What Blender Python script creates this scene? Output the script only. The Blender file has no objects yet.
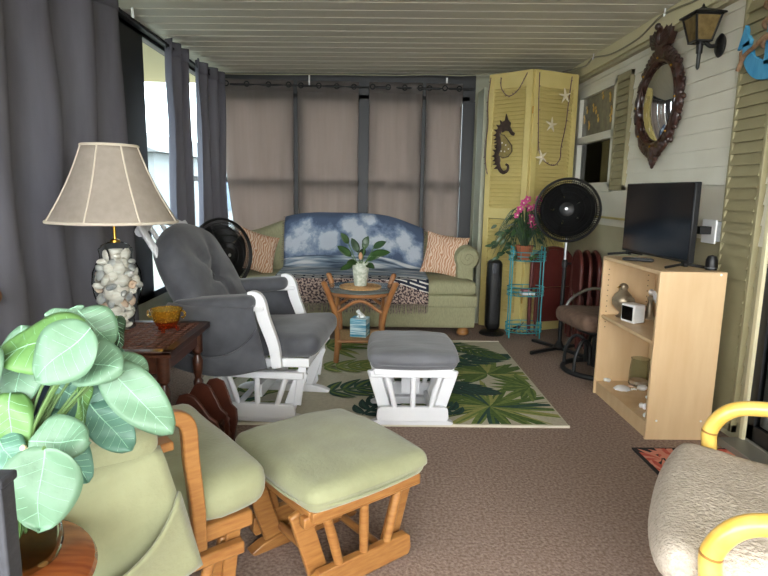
import bpy, bmesh, math, random
from mathutils import Vector as V, Matrix, Euler, noise
random.seed(7)
SC = bpy.context.scene
COL = SC.collection
PI = math.pi
R = math.radians

# ------------------------------------------------------------------ camera
cam_data = bpy.data.cameras.new('camera'); cam_data.sensor_width = 36; cam_data.lens = 27; cam_data.clip_start = .02
cam = bpy.data.objects.new('camera', cam_data); COL.objects.link(cam)
_p, _y, _r = R(9.3655), R(1.1776), .018
fw = V((math.sin(_y)*math.cos(_p), math.cos(_y)*math.cos(_p), -math.sin(_p)))
r0 = V((math.cos(_y), -math.sin(_y), 0)); u0 = r0.cross(fw)
rr = r0*math.cos(_r) + u0*math.sin(_r); uu = u0*math.cos(_r) - r0*math.sin(_r)
M4 = Matrix(((rr.x, uu.x, -fw.x, 0), (rr.y, uu.y, -fw.y, 0), (rr.z, uu.z, -fw.z, 1.2), (0, 0, 0, 1)))
cam.matrix_world = M4
SC.camera = cam

# ------------------------------------------------------------------ world, lights, exposure
SC.cycles.transparent_max_bounces = 32
SC.view_settings.view_transform = 'Standard'; SC.view_settings.look = 'None'
SC.view_settings.exposure = 0.72; SC.view_settings.gamma = 1; SC.view_settings.use_curve_mapping = False
W = bpy.data.worlds.new('overcast_sky'); SC.world = W; W.use_nodes = True
bg = W.node_tree.nodes['Background']; bg.inputs[0].default_value = (.93, .97, 1, 1); bg.inputs[1].default_value = 8.6

def area(name, loc, target, sx, sy, power, col=(1, 1, 1)):
    d = bpy.data.lights.new(name, 'AREA'); d.shape = 'RECTANGLE'; d.size = sx; d.size_y = sy; d.energy = power; d.color = col
    o = bpy.data.objects.new(name, d); COL.objects.link(o); o.location = loc
    o.rotation_euler = (V(target)-V(loc)).to_track_quat('-Z', 'Y').to_euler()
    return o
area('daylight_front_window', (.3, -3.6, 2.1), (.2, 3.5, .6), 4.2, 2.0, 108, (1, .97, .93))
area('daylight_left_window', (-1.8, -.55, 1.5), (.6, 1.3, .5), 1.7, 1.3, 3, (1, .98, .95))

# ------------------------------------------------------------------ materials
def nodes(name):
    m = bpy.data.materials.new(name); m.use_nodes = True
    nt = m.node_tree; b = nt.nodes['Principled BSDF']
    return m, nt, b
def N(nt, t, **kw):
    n = nt.nodes.new(t)
    for k, v in kw.items():
        if k in n.inputs.keys() if hasattr(n.inputs, 'keys') else False: n.inputs[k].default_value = v
        else: setattr(n, k, v)
    return n
def hexc(h):
    h = h.lstrip('#'); c = [int(h[i:i+2], 16)/255 for i in (0, 2, 4)]
    return tuple(((x/12.92) if x <= .04045 else ((x+.055)/1.055)**2.4) for x in c) + (1,)
def mat(name, col, col2=None, scale=6, stretch=(1, 1, 1), rough=.6, metal=0, bump=0, bscale=60, bstretch=(1, 1, 1), detail=4, spec=.5, contrast=(.3, .7), trans=0, alpha=1, emit=0, coat=0, sheen=0):
    m, nt, b = nodes(name)
    c1 = hexc(col)
    b.inputs['Roughness'].default_value = rough; b.inputs['Metallic'].default_value = metal
    b.inputs['Specular IOR Level'].default_value = spec
    b.inputs['Coat Weight'].default_value = coat; b.inputs['Sheen Weight'].default_value = sheen
    if trans: b.inputs['Transmission Weight'].default_value = trans
    if emit: b.inputs['Emission Color'].default_value = c1; b.inputs['Emission Strength'].default_value = emit
    tc = N(nt, 'ShaderNodeTexCoord')
    if col2:
        mp = N(nt, 'ShaderNodeMapping'); mp.inputs['Scale'].default_value = stretch
        nz = N(nt, 'ShaderNodeTexNoise'); nz.inputs['Scale'].default_value = scale; nz.inputs['Detail'].default_value = detail
        rp = N(nt, 'ShaderNodeValToRGB'); rp.color_ramp.elements[0].position = contrast[0]; rp.color_ramp.elements[1].position = contrast[1]
        rp.color_ramp.elements[0].color = c1; rp.color_ramp.elements[1].color = hexc(col2)
        nt.links.new(tc.outputs['Object'], mp.inputs[0]); nt.links.new(mp.outputs[0], nz.inputs[0])
        nt.links.new(nz.outputs['Fac'], rp.inputs[0]); nt.links.new(rp.outputs[0], b.inputs['Base Color'])
    else: b.inputs['Base Color'].default_value = c1
    if bump:
        mp2 = N(nt, 'ShaderNodeMapping'); mp2.inputs['Scale'].default_value = bstretch
        n2 = N(nt, 'ShaderNodeTexNoise'); n2.inputs['Scale'].default_value = bscale; n2.inputs['Detail'].default_value = 3
        bp = N(nt, 'ShaderNodeBump'); bp.inputs['Strength'].default_value = bump; bp.inputs['Distance'].default_value = .01
        nt.links.new(tc.outputs['Object'], mp2.inputs[0]); nt.links.new(mp2.outputs[0], n2.inputs[0])
        nt.links.new(n2.outputs['Fac'], bp.inputs['Height']); nt.links.new(bp.outputs[0], b.inputs['Normal'])
    return m
def glass(name, col, clear=.75, rough=.03, tint_gloss=.25):
    m, nt, b = nodes(name)
    out = nt.nodes['Material Output']; nt.nodes.remove(b)
    t = N(nt, 'ShaderNodeBsdfTransparent'); t.inputs[0].default_value = hexc(col)
    g = N(nt, 'ShaderNodeBsdfGlossy'); g.inputs['Roughness'].default_value = rough
    lw = N(nt, 'ShaderNodeLayerWeight'); lw.inputs[0].default_value = tint_gloss
    mx = N(nt, 'ShaderNodeMixShader')
    nt.links.new(lw.outputs['Fresnel'], mx.inputs[0]); nt.links.new(t.outputs[0], mx.inputs[1]); nt.links.new(g.outputs[0], mx.inputs[2])
    nt.links.new(mx.outputs[0], out.inputs[0])
    return m
def translucent_cloth(name, col, col2, tcol, tmix, scale=3, stretch=(1, 1, 1)):
    m, nt, b = nodes(name)
    out = nt.nodes['Material Output']; nt.nodes.remove(b)
    tc = N(nt, 'ShaderNodeTexCoord'); mp = N(nt, 'ShaderNodeMapping'); mp.inputs['Scale'].default_value = stretch
    nz = N(nt, 'ShaderNodeTexNoise'); nz.inputs['Scale'].default_value = scale; nz.inputs['Detail'].default_value = 6
    rp = N(nt, 'ShaderNodeValToRGB'); rp.color_ramp.elements[0].color = hexc(col); rp.color_ramp.elements[1].color = hexc(col2)
    rp.color_ramp.elements[0].position = .3; rp.color_ramp.elements[1].position = .7
    d = N(nt, 'ShaderNodeBsdfDiffuse'); t = N(nt, 'ShaderNodeBsdfTranslucent'); t.inputs[0].default_value = hexc(tcol)
    mx = N(nt, 'ShaderNodeMixShader'); mx.inputs[0].default_value = tmix
    n2 = N(nt, 'ShaderNodeTexNoise'); n2.inputs['Scale'].default_value = 250; bp = N(nt, 'ShaderNodeBump'); bp.inputs['Strength'].default_value = .15; bp.inputs['Distance'].default_value = .004
    L = nt.links.new
    L(tc.outputs['Object'], mp.inputs[0]); L(mp.outputs[0], nz.inputs[0]); L(nz.outputs['Fac'], rp.inputs[0]); L(rp.outputs[0], d.inputs[0])
    L(tc.outputs['Object'], n2.inputs[0]); L(n2.outputs['Fac'], bp.inputs['Height']); L(bp.outputs[0], d.inputs['Normal'])
    L(d.outputs[0], mx.inputs[1]); L(t.outputs[0], mx.inputs[2]); L(mx.outputs[0], out.inputs[0])
    return m

MT = {}
MT['carpet'] = mat('brown_carpet', '#806c60', '#a49084', scale=85, rough=.95, bump=.5, bscale=130, spec=.1, contrast=(.35, .65))
MT['ceiling'] = mat('ceiling_panel_paint', '#dad6c7', '#e1ded1', scale=3, stretch=(.4, 3, 1), rough=.55)
MT['siding_cream'] = mat('cream_siding_paint', '#d6d1bf', '#dfdbcb', scale=4, rough=.6, bump=.05, bscale=200)
MT['siding_olive'] = mat('olive_siding_paint', '#aaa283', '#b5ad8e', scale=4, rough=.6, bump=.05, bscale=200)
MT['shutter'] = mat('olive_shutter_paint', '#8f8766', '#9a9270', scale=5, rough=.55)
MT['trim_cream'] = mat('cream_trim_paint', '#d5cda8', rough=.5)
MT['yellow'] = mat('yellow_louver_paint', '#c3b26e', '#cdbc7b', scale=5, rough=.5)
MT['dark_frame'] = mat('dark_window_frame', '#17191c', rough=.5)
MT['white'] = mat('white_paint', '#e9eaec', '#dddfe3', scale=5, rough=.4)
MT['window_white'] = mat('white_window_frame', '#d8d6c8', rough=.5)
MT['greywall'] = mat('pale_grey_green_paint', '#a7a892', rough=.6)
MT['black'] = mat('black_plastic', '#0b0b0c', rough=.45)
MT['blade'] = mat('black_fan_blade', '#0a0a0b', rough=.7, spec=.25)
MT['blackmatte'] = mat('black_metal', '#121213', rough=.5)
MT['screen'] = mat('black_screen', '#050709', rough=.12, spec=.6)
MT['oak'] = mat('honey_oak', '#8d5c30', '#a87842', scale=7, stretch=(2, 2, 14), rough=.35, coat=.25, bump=.03)
MT['oakx'] = mat('honey_oak_long', '#8d5c30', '#a87842', scale=5, stretch=(1.2, 14, 14), rough=.35, coat=.25)
MT['darkwood'] = mat('dark_walnut', '#3a1f14', '#54301f', scale=6, stretch=(10, 2, 10), rough=.35, coat=.2)
MT['rackwood'] = mat('dark_cherry', '#46241a', '#5a3022', scale=6, stretch=(8, 2, 2), rough=.35)
MT['redwood'] = mat('red_brown_wood', '#7c3d1c', '#9c5629', scale=5, stretch=(2, 16, 2), rough=.25, coat=.4)
MT['maple'] = mat('pale_maple_laminate', '#cfae83', '#d9bc92', scale=4, stretch=(4, 4, .7), rough=.45, bump=.02)
MT['rattan'] = mat('rattan_cane', '#8f5d36', '#a87444', scale=9, rough=.4, coat=.2, bump=.1, bscale=30)
MT['bamboo'] = mat('yellow_bamboo', '#dcae4b', '#edc96c', scale=5, stretch=(3, 3, 3), rough=.3, coat=.35)
MT['bamboo_dark'] = mat('bamboo_node_brown', '#96692e', rough=.5)
MT['wicker'] = mat('woven_wicker', '#a47b4e', '#c79f6c', scale=60, rough=.8, bump=.8, bscale=70)
MT['greyfab'] = mat('charcoal_microfibre', '#3e3f45', '#525459', scale=9, rough=.85, bump=.12, bscale=120, sheen=.25)
MT['greyotto'] = mat('grey_microfibre', '#5d5e62', '#73757a', scale=7, stretch=(.6, 3, 1), rough=.85, bump=.12, bscale=120, sheen=.25)
MT['sagefab'] = mat('sage_suede', '#828463', '#979a77', scale=7, rough=.85, bump=.15, bscale=90, sheen=.3)
MT['sofafab'] = mat('sage_sofa_cloth', '#918f6f', '#a2a07e', scale=40, stretch=(4, 1, 1), rough=.9, bump=.3, bscale=160)
MT['beigefab'] = mat('beige_boucle', '#b0a493', '#c9bdae', scale=70, rough=.95, bump=.8, bscale=110)
MT['brownfab'] = mat('brown_corduroy', '#5b4639', '#705949', scale=30, rough=.9, bump=.2)
MT['chrome'] = mat('brushed_steel', '#b9bcc0', rough=.3, metal=1)
MT['brass'] = mat('brass', '#b28a3d', rough=.3, metal=1)
MT['teal'] = mat('teal_wire_paint', '#3f9aa0', rough=.4)
MT['maroon'] = mat('maroon_enamel', '#55241f', '#642e27', scale=6, rough=.4)
MT['shell'] = mat('shell_white', '#efeae3', '#d6cabd', scale=22, stretch=(1, 1, 4), rough=.45)
MT['shell_grey'] = mat('shell_grey', '#8f8f93', '#d9d6d2', scale=26, rough=.4)
MT['shell_pink'] = mat('shell_peach', '#d6a98a', '#e9d3c2', scale=20, rough=.45)
MT['whitecer'] = mat('white_ceramic', '#e6e6e4', rough=.3)
MT['potwhite'] = mat('mottled_white_pot', '#dfe3d6', '#b9c2ad', scale=45, rough=.5, contrast=(.4, .6))
MT['leaf'] = mat('leaf_dark_green', '#25401f', '#3b5a2b', scale=9, rough=.35)
MT['leaf_spear'] = mat('leaf_deep_green', '#1c3320', '#31502f', scale=9, rough=.4)
MT['leaf_mint'] = mat('leaf_mint', '#54755a', '#6a8b71', scale=12, rough=.5, bump=.1, bscale=60)
MT['leaf_olive'] = mat('leaf_fresh_green', '#4f783c', '#61894c', scale=12, rough=.5, bump=.1, bscale=60)
MT['leaf_teal'] = mat('leaf_dusty_teal', '#476f5e', '#5a8470', scale=12, rough=.5, bump=.1, bscale=60)
MT['leaf_vein'] = mat('leaf_vein', '#92bfa0', rough=.6)
MT['stem'] = mat('stem_green', '#57753f', rough=.6)
MT['berry'] = mat('cream_berry', '#e8dfb9', rough=.5)
MT['pink'] = mat('magenta_petal', '#b8306f', '#d85b95', scale=30, rough=.5)
MT['terracotta'] = mat('terracotta', '#a05a3a', rough=.7)
MT['mirrorframe'] = mat('carved_mahogany', '#2a1610', '#43261c', scale=18, rough=.35, coat=.3, bump=.3, bscale=60)
MT['mirror'] = mat('mirror_glass', '#e3e5e3', rough=.02, metal=1)
MT['amber'] = mat('amber_glass', '#ffcf55', trans=.9, rough=.06)
MT['amberred'] = mat('ruby_glass', '#c8481f', trans=.8, rough=.06)
MT['clear'] = glass('clear_glass', '#eef2f0', tint_gloss=.05)
MT['tableglass'] = mat('table_glass_reflected_grey', '#7d8684', trans=.35, rough=.08)  # grey body colour stands in for the curtains reflected in the glass
MT['pane'] = glass('dim_window_pane', '#70777a', tint_gloss=.3)
MT['outpane'] = glass('clear_window_pane', '#e6eef0', tint_gloss=.015)
MT['doorglass'] = glass('door_pane', '#d5d8da', tint_gloss=.12)
MT['lanternglass'] = mat('amber_lantern_glass', '#5c4c2c', '#7d6b44', scale=20, rough=.25)
MT['shade'] = translucent_cloth('linen_lampshade', '#aea497', '#bcb2a5', '#b0a595', .3, scale=30)
MT['shadetrim'] = mat('shade_trim', '#d1c7b5', rough=.8)
MT['blue'] = mat('worn_blue_paint', '#2f86b5', '#57a6cc', scale=12, stretch=(2, 2, .5), rough=.6, bump=.15)
MT['rope'] = mat('brown_rope', '#7d5c42', '#9a7a5a', scale=60, rough=.9, bump=.6, bscale=150)
MT['twine'] = mat('purple_twine', '#6f5a5b', rough=.9)
MT['bronze'] = mat('dark_bronze', '#2f211b', '#4a372b', scale=20, rough=.4, metal=.5)
MT['bronze_mesh'] = mat('bronze_mosaic', '#7a6a3a', '#94824c', scale=45, rough=.5, metal=.3)
MT['starfish'] = mat('starfish_white', '#e6dcc1', rough=.8, bump=.4, bscale=200)
MT['tissue_blue'] = mat('blue_tissue_card', '#3f93b0', '#cfe6ea', scale=10, stretch=(.6, .6, 9), rough=.5, contrast=(.42, .58))
MT['paper'] = mat('white_paper', '#eeeeec', rough=.9)
MT['grass'] = mat('grass_outside', '#53544a', '#625f54', scale=3, rough=.9)
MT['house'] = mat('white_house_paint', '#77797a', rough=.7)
MT['houseblue'] = mat('blue_house_panel', '#48586a', rough=.6)
MT['roofgrey'] = mat('grey_shingle', '#5e5e5e', rough=.8)
MT['soffit'] = mat('beige_soffit', '#d8c8a0', rough=.7)
MT['navy'] = mat('navy_cushion_cloth', '#26364d', '#3f5673', scale=14, rough=.9, bump=.2)
MT['metalbox'] = mat('grey_metal_box', '#85888a', '#6f7274', scale=50, rough=.5, metal=.3)
MT['darkpost'] = mat('charcoal_grained_wood', '#2b2c31', '#3d3e44', scale=9, stretch=(9, 9, .6), rough=.7, bump=.2)
MT['silverbird'] = mat('aged_silver', '#6f6250', '#b5a78e', scale=14, rough=.35, metal=.6)
MT['blind'] = mat('charcoal_vertical_blind', '#565960', '#666971', scale=20, rough=.7)
MT['screenmesh'] = mat('sill_metal', '#8b8a82', rough=.45, metal=.4)
MT['cable'] = mat('cream_cable', '#8e8a72', rough=.6)
MT['rug_base'] = mat('rug_cream', '#b9b29c', '#c7c0aa', scale=60, rough=.95, bump=.5, bscale=160)
for i, (a, b_) in enumerate((('#3f5a26', '#587133'), ('#5d7433', '#7b8b46'), ('#1f4038', '#2f5546'), ('#8c8f4e', '#a3a35f'), ('#16302c', '#24433a'))):
    MT['rug%d' % i] = mat('rug_leaf_green_%s' % 'abcde'[i], a, b_, scale=50, rough=.95, bump=.4, bscale=160)
MT['rug_edge'] = mat('rug_binding', '#d6d0bd', rough=.9)
MT['mat_red'] = mat('red_mat_pile', '#b5473a', '#c9624f', scale=50, rough=.95, bump=.4, bscale=160)
MT['mat_black'] = mat('black_mat_pile', '#1d1a1b', rough=.95)
MT['curtain'] = translucent_cloth('grey_curtain_cloth_dim', '#6d6c77', '#7c7c86', '#8d8580', .35, scale=3, stretch=(6, 6, 1))  # same fabric as the far curtains, dimmer side light toned into the colour
MT['curtain_back'] = translucent_cloth('taupe_curtain_cloth_backlit', '#77726f', '#85807d', '#a4958d', .53, scale=3, stretch=(9, 9, .6))  # same fabric as the left curtains, window backlight toned into the colour

def coral():
    m, nt, b = nodes('coral_zebra_cloth'); L = nt.links.new
    tc = N(nt, 'ShaderNodeTexCoord'); nz = N(nt, 'ShaderNodeTexNoise'); nz.inputs['Scale'].default_value = 7; nz.inputs['Detail'].default_value = 1
    wv = N(nt, 'ShaderNodeTexWave'); wv.inputs['Scale'].default_value = 14; wv.inputs['Distortion'].default_value = 9; wv.inputs['Detail'].default_value = 1; wv.inputs['Detail Scale'].default_value = 1.2
    rp = N(nt, 'ShaderNodeValToRGB'); rp.color_ramp.elements[0].color = hexc('#bd8a6b'); rp.color_ramp.elements[1].color = hexc('#dcc3aa')
    rp.color_ramp.elements[0].position = .42; rp.color_ramp.elements[1].position = .58
    L(tc.outputs['Object'], wv.inputs[0]); L(wv.outputs['Fac'], rp.inputs[0]); L(rp.outputs[0], b.inputs['Base Color']); b.inputs['Roughness'].default_value = .9
    return m
MT['coral'] = coral()

def throw_mat():
    m, nt, b = nodes('sky_tapestry_cloth'); L = nt.links.new; b.inputs['Roughness'].default_value = .95
    uv = N(nt, 'ShaderNodeUVMap'); sep = N(nt, 'ShaderNodeSeparateXYZ'); L(uv.outputs[0], sep.inputs[0])
    def mth(op, a, bb, clamp=False):
        n = N(nt, 'ShaderNodeMath'); n.operation = op; n.use_clamp = clamp
        for i, x in enumerate((a, bb)):
            if x is None: continue
            if isinstance(x, (int, float)): n.inputs[i].default_value = x
            else: L(x, n.inputs[i])
        return n.outputs[0]
    def mix(f, a, bb):
        n = N(nt, 'ShaderNodeMix'); n.data_type = 'RGBA'; L(f, n.inputs[0]) if not isinstance(f, float) else None
        for i, x in ((6, a), (7, bb)):
            if isinstance(x, str): n.inputs[i].default_value = hexc(x)
            else: L(x, n.inputs[i])
        return n.outputs[2]
    u, v = sep.outputs[0], sep.outputs[1]      # u 0..1.29 m across, v metres down from the top
    nz = N(nt, 'ShaderNodeTexNoise'); nz.inputs['Scale'].default_value = 5.0; nz.inputs['Detail'].default_value = 7; nz.inputs['Roughness'].default_value = .62; L(uv.outputs[0], nz.inputs[0])
    n2 = N(nt, 'ShaderNodeTexNoise'); n2.inputs['Scale'].default_value = 2.3; n2.inputs['Detail'].default_value = 3; L(uv.outputs[0], n2.inputs[0])
    # cumulus domes: distance from a few centres
    cloud = None
    for cx, cy, rad in ((.2, .30, .21), (.40, .34, .17), (.10, .36, .16), (.70, .30, .20), (.60, .20, .13), (.92, .32, .17), (1.12, .27, .14), (1.22, .35, .14), (.78, .12, .10)):
        dx = mth('SUBTRACT', u, cx); dy = mth('SUBTRACT', v, cy)
        d = mth('SQRT', mth('ADD', mth('MULTIPLY', dx, dx), mth('MULTIPLY', dy, dy)), None)
        k = mth('SUBTRACT', 1.0, mth('DIVIDE', d, rad))
        cloud = k if cloud is None else mth('MAXIMUM', cloud, k)
    f = mth('ADD', cloud, mth('MULTIPLY', mth('SUBTRACT', nz.outputs['Fac'], .5), 2.4))
    rp = N(nt, 'ShaderNodeValToRGB'); L(f, rp.inputs[0]); e = rp.color_ramp.elements
    e[0].position = .05; e[0].color = hexc('#46556d'); e[1].position = .62; e[1].color = hexc('#ccd3da')
    e2 = e.new(.22); e2.color = hexc('#6c7d97'); e3 = e.new(.42); e3.color = hexc('#93a1b4')
    skyc = mix(mth('MULTIPLY', n2.outputs['Fac'], .5), rp.outputs[0], '#56657d')
    # stripes of sea and sand on the seat
    st = N(nt, 'ShaderNodeTexNoise'); st.inputs['Scale'].default_value = 1; mp = N(nt, 'ShaderNodeMapping'); mp.inputs['Scale'].default_value = (3, 26, 1); L(uv.outputs[0], mp.inputs[0]); L(mp.outputs[0], st.inputs[0])
    rs = N(nt, 'ShaderNodeValToRGB'); L(st.outputs['Fac'], rs.inputs[0]); q = rs.color_ramp.elements
    q[0].position = .35; q[0].color = hexc('#3d4a5c'); q[1].position = .65; q[1].color = hexc('#c7cacb'); x = q.new(.5); x.color = hexc('#7a8a98')
    ck = N(nt, 'ShaderNodeTexBrick'); ck.inputs['Scale'].default_value = 1; ck.inputs['Color1'].default_value = hexc('#d9d5cd'); ck.inputs['Color2'].default_value = hexc('#d0ccc6'); ck.inputs['Mortar'].default_value = hexc('#1d2436')
    ck.inputs['Brick Width'].default_value = .16; ck.inputs['Row Height'].default_value = .036; ck.inputs['Mortar Size'].default_value = .011; ck.inputs['Mortar Smooth'].default_value = 0
    L(uv.outputs[0], ck.inputs[0])
    c1 = mix(mth('GREATER_THAN', v, .47), skyc, rs.outputs[0])
    c2 = mix(mth('GREATER_THAN', v, .985), c1, ck.outputs[0])
    n9 = N(nt, 'ShaderNodeTexNoise'); n9.inputs['Scale'].default_value = 60; L(uv.outputs[0], n9.inputs[0]); fr = mix(mth('GREATER_THAN', n9.outputs['Fac'], .5), '#43363a', '#b09a8e')
    c3 = mix(mth('GREATER_THAN', v, 1.10), c2, fr)
    L(c3, b.inputs['Base Color'])
    n3 = N(nt, 'ShaderNodeTexNoise'); n3.inputs['Scale'].default_value = 130; L(uv.outputs[0], n3.inputs[0])
    bp = N(nt, 'ShaderNodeBump'); bp.inputs['Strength'].default_value = .4; bp.inputs['Distance'].default_value = .006; L(n3.outputs['Fac'], bp.inputs['Height']); L(bp.outputs[0], b.inputs['Normal'])
    return m
MT['throw'] = throw_mat()

# ------------------------------------------------------------------ mesh builder
class MB:
    def __init__(s):
        s.v = []; s.f = []; s.mi = []; s.cur = 0; s.uv = {}; s.T = Matrix.Identity(4)
    def add(s, vs, fs, uvs=None):
        o = len(s.v)
        s.v += [s.T @ V(p) for p in vs]
        if uvs:
            for i, q in enumerate(uvs): s.uv[o+i] = q
        for f in fs:
            s.f.append(tuple(i+o for i in f)); s.mi.append(s.cur)
        return s
    def box(s, c, d, rot=None):
        h = [x/2 for x in d]; vs = []
        for x in (-1, 1):
            for y in (-1, 1):
                for z in (-1, 1):
                    p = V((x*h[0], y*h[1], z*h[2]))
                    if rot is not None: p = (rot if isinstance(rot, Matrix) else Euler(rot).to_matrix()) @ p
                    vs.append(p+V(c))
        return s.add(vs, [(0, 1, 3, 2), (4, 6, 7, 5), (0, 4, 5, 1), (2, 3, 7, 6), (0, 2, 6, 4), (1, 5, 7, 3)])
    def bar(s, a, b, w, t, side=(0, 1, 0)):
        a, b = V(a), V(b); d = (b-a); L = d.length; d.normalize()
        y = V(side); y = (y-d*y.dot(d)).normalized(); x = y.cross(d)
        m = Matrix((x, y, d)).transposed()
        return s.box((a+b)/2, (w, t, L), m)
    def tube(s, pts, r, seg=8, closed=False, flat=1.0):
        pts = [V(p) for p in pts]; n = len(pts); rs = r if isinstance(r, (list, tuple)) else [r]*n
        vs = []; fs = []; prev = None
        for i, p in enumerate(pts):
            if closed: d = pts[(i+1) % n]-pts[i-1]
            else: d = pts[min(i+1, n-1)]-pts[max(i-1, 0)]
            if d.length < 1e-9: d = V((0, 0, 1))
            d.normalize()
            if prev is None:
                a = V((0, 0, 1)) if abs(d.z) < .9 else V((1, 0, 0))
                x = d.cross(a).normalized()
            else:
                x = prev-d*prev.dot(d); x = x.normalized() if x.length > 1e-6 else d.orthogonal().normalized()
            prev = x; y = d.cross(x)
            for k in range(seg):
                t = 2*PI*k/seg; vs.append(p+(x*math.cos(t)+y*math.sin(t)*flat)*rs[i])
        m = n if closed else n-1
        for i in range(m):
            for k in range(seg):
                a = i*seg+k; b = i*seg+(k+1) % seg; c = ((i+1) % n)*seg+(k+1) % seg; d = ((i+1) % n)*seg+k
                fs.append((a, b, c, d))
        if not closed:
            fs.append(tuple(range(seg))[::-1]); fs.append(tuple((n-1)*seg+k for k in range(seg)))
        return s.add(vs, fs)
    def ring(s, c, rad, r, axis='Z', n=32, seg=6, sx=1, sy=1, m=None):
        pts = []
        for i in range(n):
            t = 2*PI*i/n; p = V((rad*math.cos(t)*sx, rad*math.sin(t)*sy, 0))
            if axis == 'X': p = V((0, p.x, p.y))
            if axis == 'Y': p = V((p.x, 0, p.y))
            if m is not None: p = m @ p
            pts.append(V(c)+p)
        return s.tube(pts, r, seg, True)
    def lathe(s, prof, c=(0, 0, 0), seg=28, m=None, wob=None):
        vs = []; fs = []; n = len(prof); c = V(c)
        for (r, z) in prof:
            for k in range(seg):
                t = 2*PI*k/seg; q = max(r, 1e-4)*(wob(t, z) if wob else 1)
                p = V((q*math.cos(t), q*math.sin(t), z))
                vs.append((m @ p if m is not None else p)+c)
        for i in range(n-1):
            for k in range(seg):
                a = i*seg+k; b = i*seg+(k+1) % seg
                fs.append((a, b, b+seg, a+seg))
        if prof[0][0] > 2e-4: fs.append(tuple(range(seg))[::-1])
        if prof[-1][0] > 2e-4: fs.append(tuple((n-1)*seg+k for k in range(seg)))
        return s.add(vs, fs)
    def ball(s, c, r, sc=(1, 1, 1), seg=12, rings=8, rot=None):
        prof = [(math.sin(PI*i/rings), -math.cos(PI*i/rings)) for i in range(rings+1)]
        m = (rot if rot is not None else Matrix.Identity(3)) @ Matrix.Diagonal((r*sc[0], r*sc[1], r*sc[2]))
        return s.lathe(prof, c, seg, m)
    def prism(s, poly, a, b, plane='XZ'):
        def P(q, h):
            return {'XZ': (q[0], h, q[1]), 'XY': (q[0], q[1], h), 'YZ': (h, q[0], q[1])}[plane]
        n = len(poly)
        vs = [P(q, a) for q in poly]+[P(q, b) for q in poly]
        fs = [tuple(range(n)), tuple(range(2*n-1, n-1, -1))]+[(i, i+n, (i+1) % n+n, (i+1) % n) for i in range(n)]
        return s.add(vs, fs)
    def grid(s, fn, nu, nv, uv=None):
        vs = [fn(i/nu, j/nv) for j in range(nv+1) for i in range(nu+1)]
        uvs = [uv(i/nu, j/nv) for j in range(nv+1) for i in range(nu+1)] if uv else None
        w = nu+1
        return s.add(vs, [(j*w+i, j*w+i+1, (j+1)*w+i+1, (j+1)*w+i) for j in range(nv) for i in range(nu)], uvs)
    def pad(s, c, d, r, n=10, crown=0, deform=None, m=None):
        h = V(d)/2; r = min(r, min(h)*.999); key = {}; vs = []; fs = []
        def tt(i):
            u = 2*i/n-1; return .45*u+.55*math.sin(u*PI/2)
        def vid(p):
            k = tuple(round(x, 5) for x in p)
            if k in key: return key[k]
            q = V((p[0]*h.x, p[1]*h.y, p[2]*h.z))
            ins = V([max(-(h[i]-r), min(h[i]-r, q[i])) for i in range(3)])
            dd = q-ins
            if dd.length > 1e-9: dd = dd.normalized()*r
            q = ins+dd
            if crown: q.z += (1 if q.z > 0 else -1)*crown*(1-(q.x/h.x)**2)*(1-(q.y/h.y)**2)*min(1, abs(q.z)/h.z)
            if deform: q = V(deform(q.copy()))
            if m is not None: q = m @ q
            key[k] = len(vs); vs.append(q+V(c)); return key[k]
        for ax in range(3):
            for sg in (-1, 1):
                for i in range(n):
                    for j in range(n):
                        qs = []
                        for (a, b) in ((i, j), (i+1, j), (i+1, j+1), (i, j+1)):
                            p = [0, 0, 0]; p[ax] = sg; p[(ax+1) % 3] = tt(a); p[(ax+2) % 3] = tt(b); qs.append(vid(p))
                        fs.append(tuple(qs) if sg > 0 else tuple(qs[::-1]))
        return s.add(vs, fs)
    def build(s, name, mats, parent=None, smooth=True, bevel=0, solid=0, ang=38, subd=0, loc=None, rot=None):
        me = bpy.data.meshes.new(name); me.from_pydata([tuple(p) for p in s.v], [], s.f)
        if not isinstance(mats, (list, tuple)): mats = [mats]
        for m in mats: me.materials.append(MT[m] if isinstance(m, str) else m)
        me.polygons.foreach_set('material_index', s.mi)
        if s.uv:
            l = me.uv_layers.new(name='UVMap')
            for lp in me.loops: l.data[lp.index].uv = s.uv.get(lp.vertex_index, (0, 0))
        bm = bmesh.new(); bm.from_mesh(me)
        if not solid: bmesh.ops.recalc_face_normals(bm, faces=bm.faces)
        bm.to_mesh(me); bm.free()
        if smooth:
            me.polygons.foreach_set('use_smooth', [True]*len(me.polygons)); me.set_sharp_from_angle(angle=R(ang))
        o = bpy.data.objects.new(name, me); COL.objects.link(o)
        if parent: o.parent = parent
        if loc: o.location = loc
        if rot: o.rotation_euler = rot
        if bevel:
            md = o.modifiers.new('bevel', 'BEVEL'); md.width = bevel; md.segments = 2; md.limit_method = 'ANGLE'; md.angle_limit = R(40)
        if solid:
            md = o.modifiers.new('solidify', 'SOLIDIFY'); md.thickness = solid; md.offset = 0
        if subd:
            md = o.modifiers.new('subdivision', 'SUBSURF'); md.levels = subd; md.render_levels = subd
        return o
def tag(o, label, cat, group=None, kind=None):
    if label: o['label'] = label
    if cat: o['category'] = cat
    if group: o['group'] = group
    if kind: o['kind'] = kind
    return o
def thing(name, label, cat, loc=(0, 0, 0), rz=0, group=None):
    o = bpy.data.objects.new(name, None); COL.objects.link(o); o.empty_display_size = .05
    o.location = loc; o.rotation_euler = (0, 0, rz)
    return tag(o, label, cat, group)
def dup(o, loc, rz, label, group=None, parent=None):
    c = o.copy(); COL.objects.link(c)
    if parent is None:
        c.location = loc; c.rotation_euler = (0, 0, rz); c['label'] = label
        if group: c['group'] = group
    else: c.parent = parent
    for ch in list(o.children): dup(ch, None, None, None, None, c)
    return c
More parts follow.
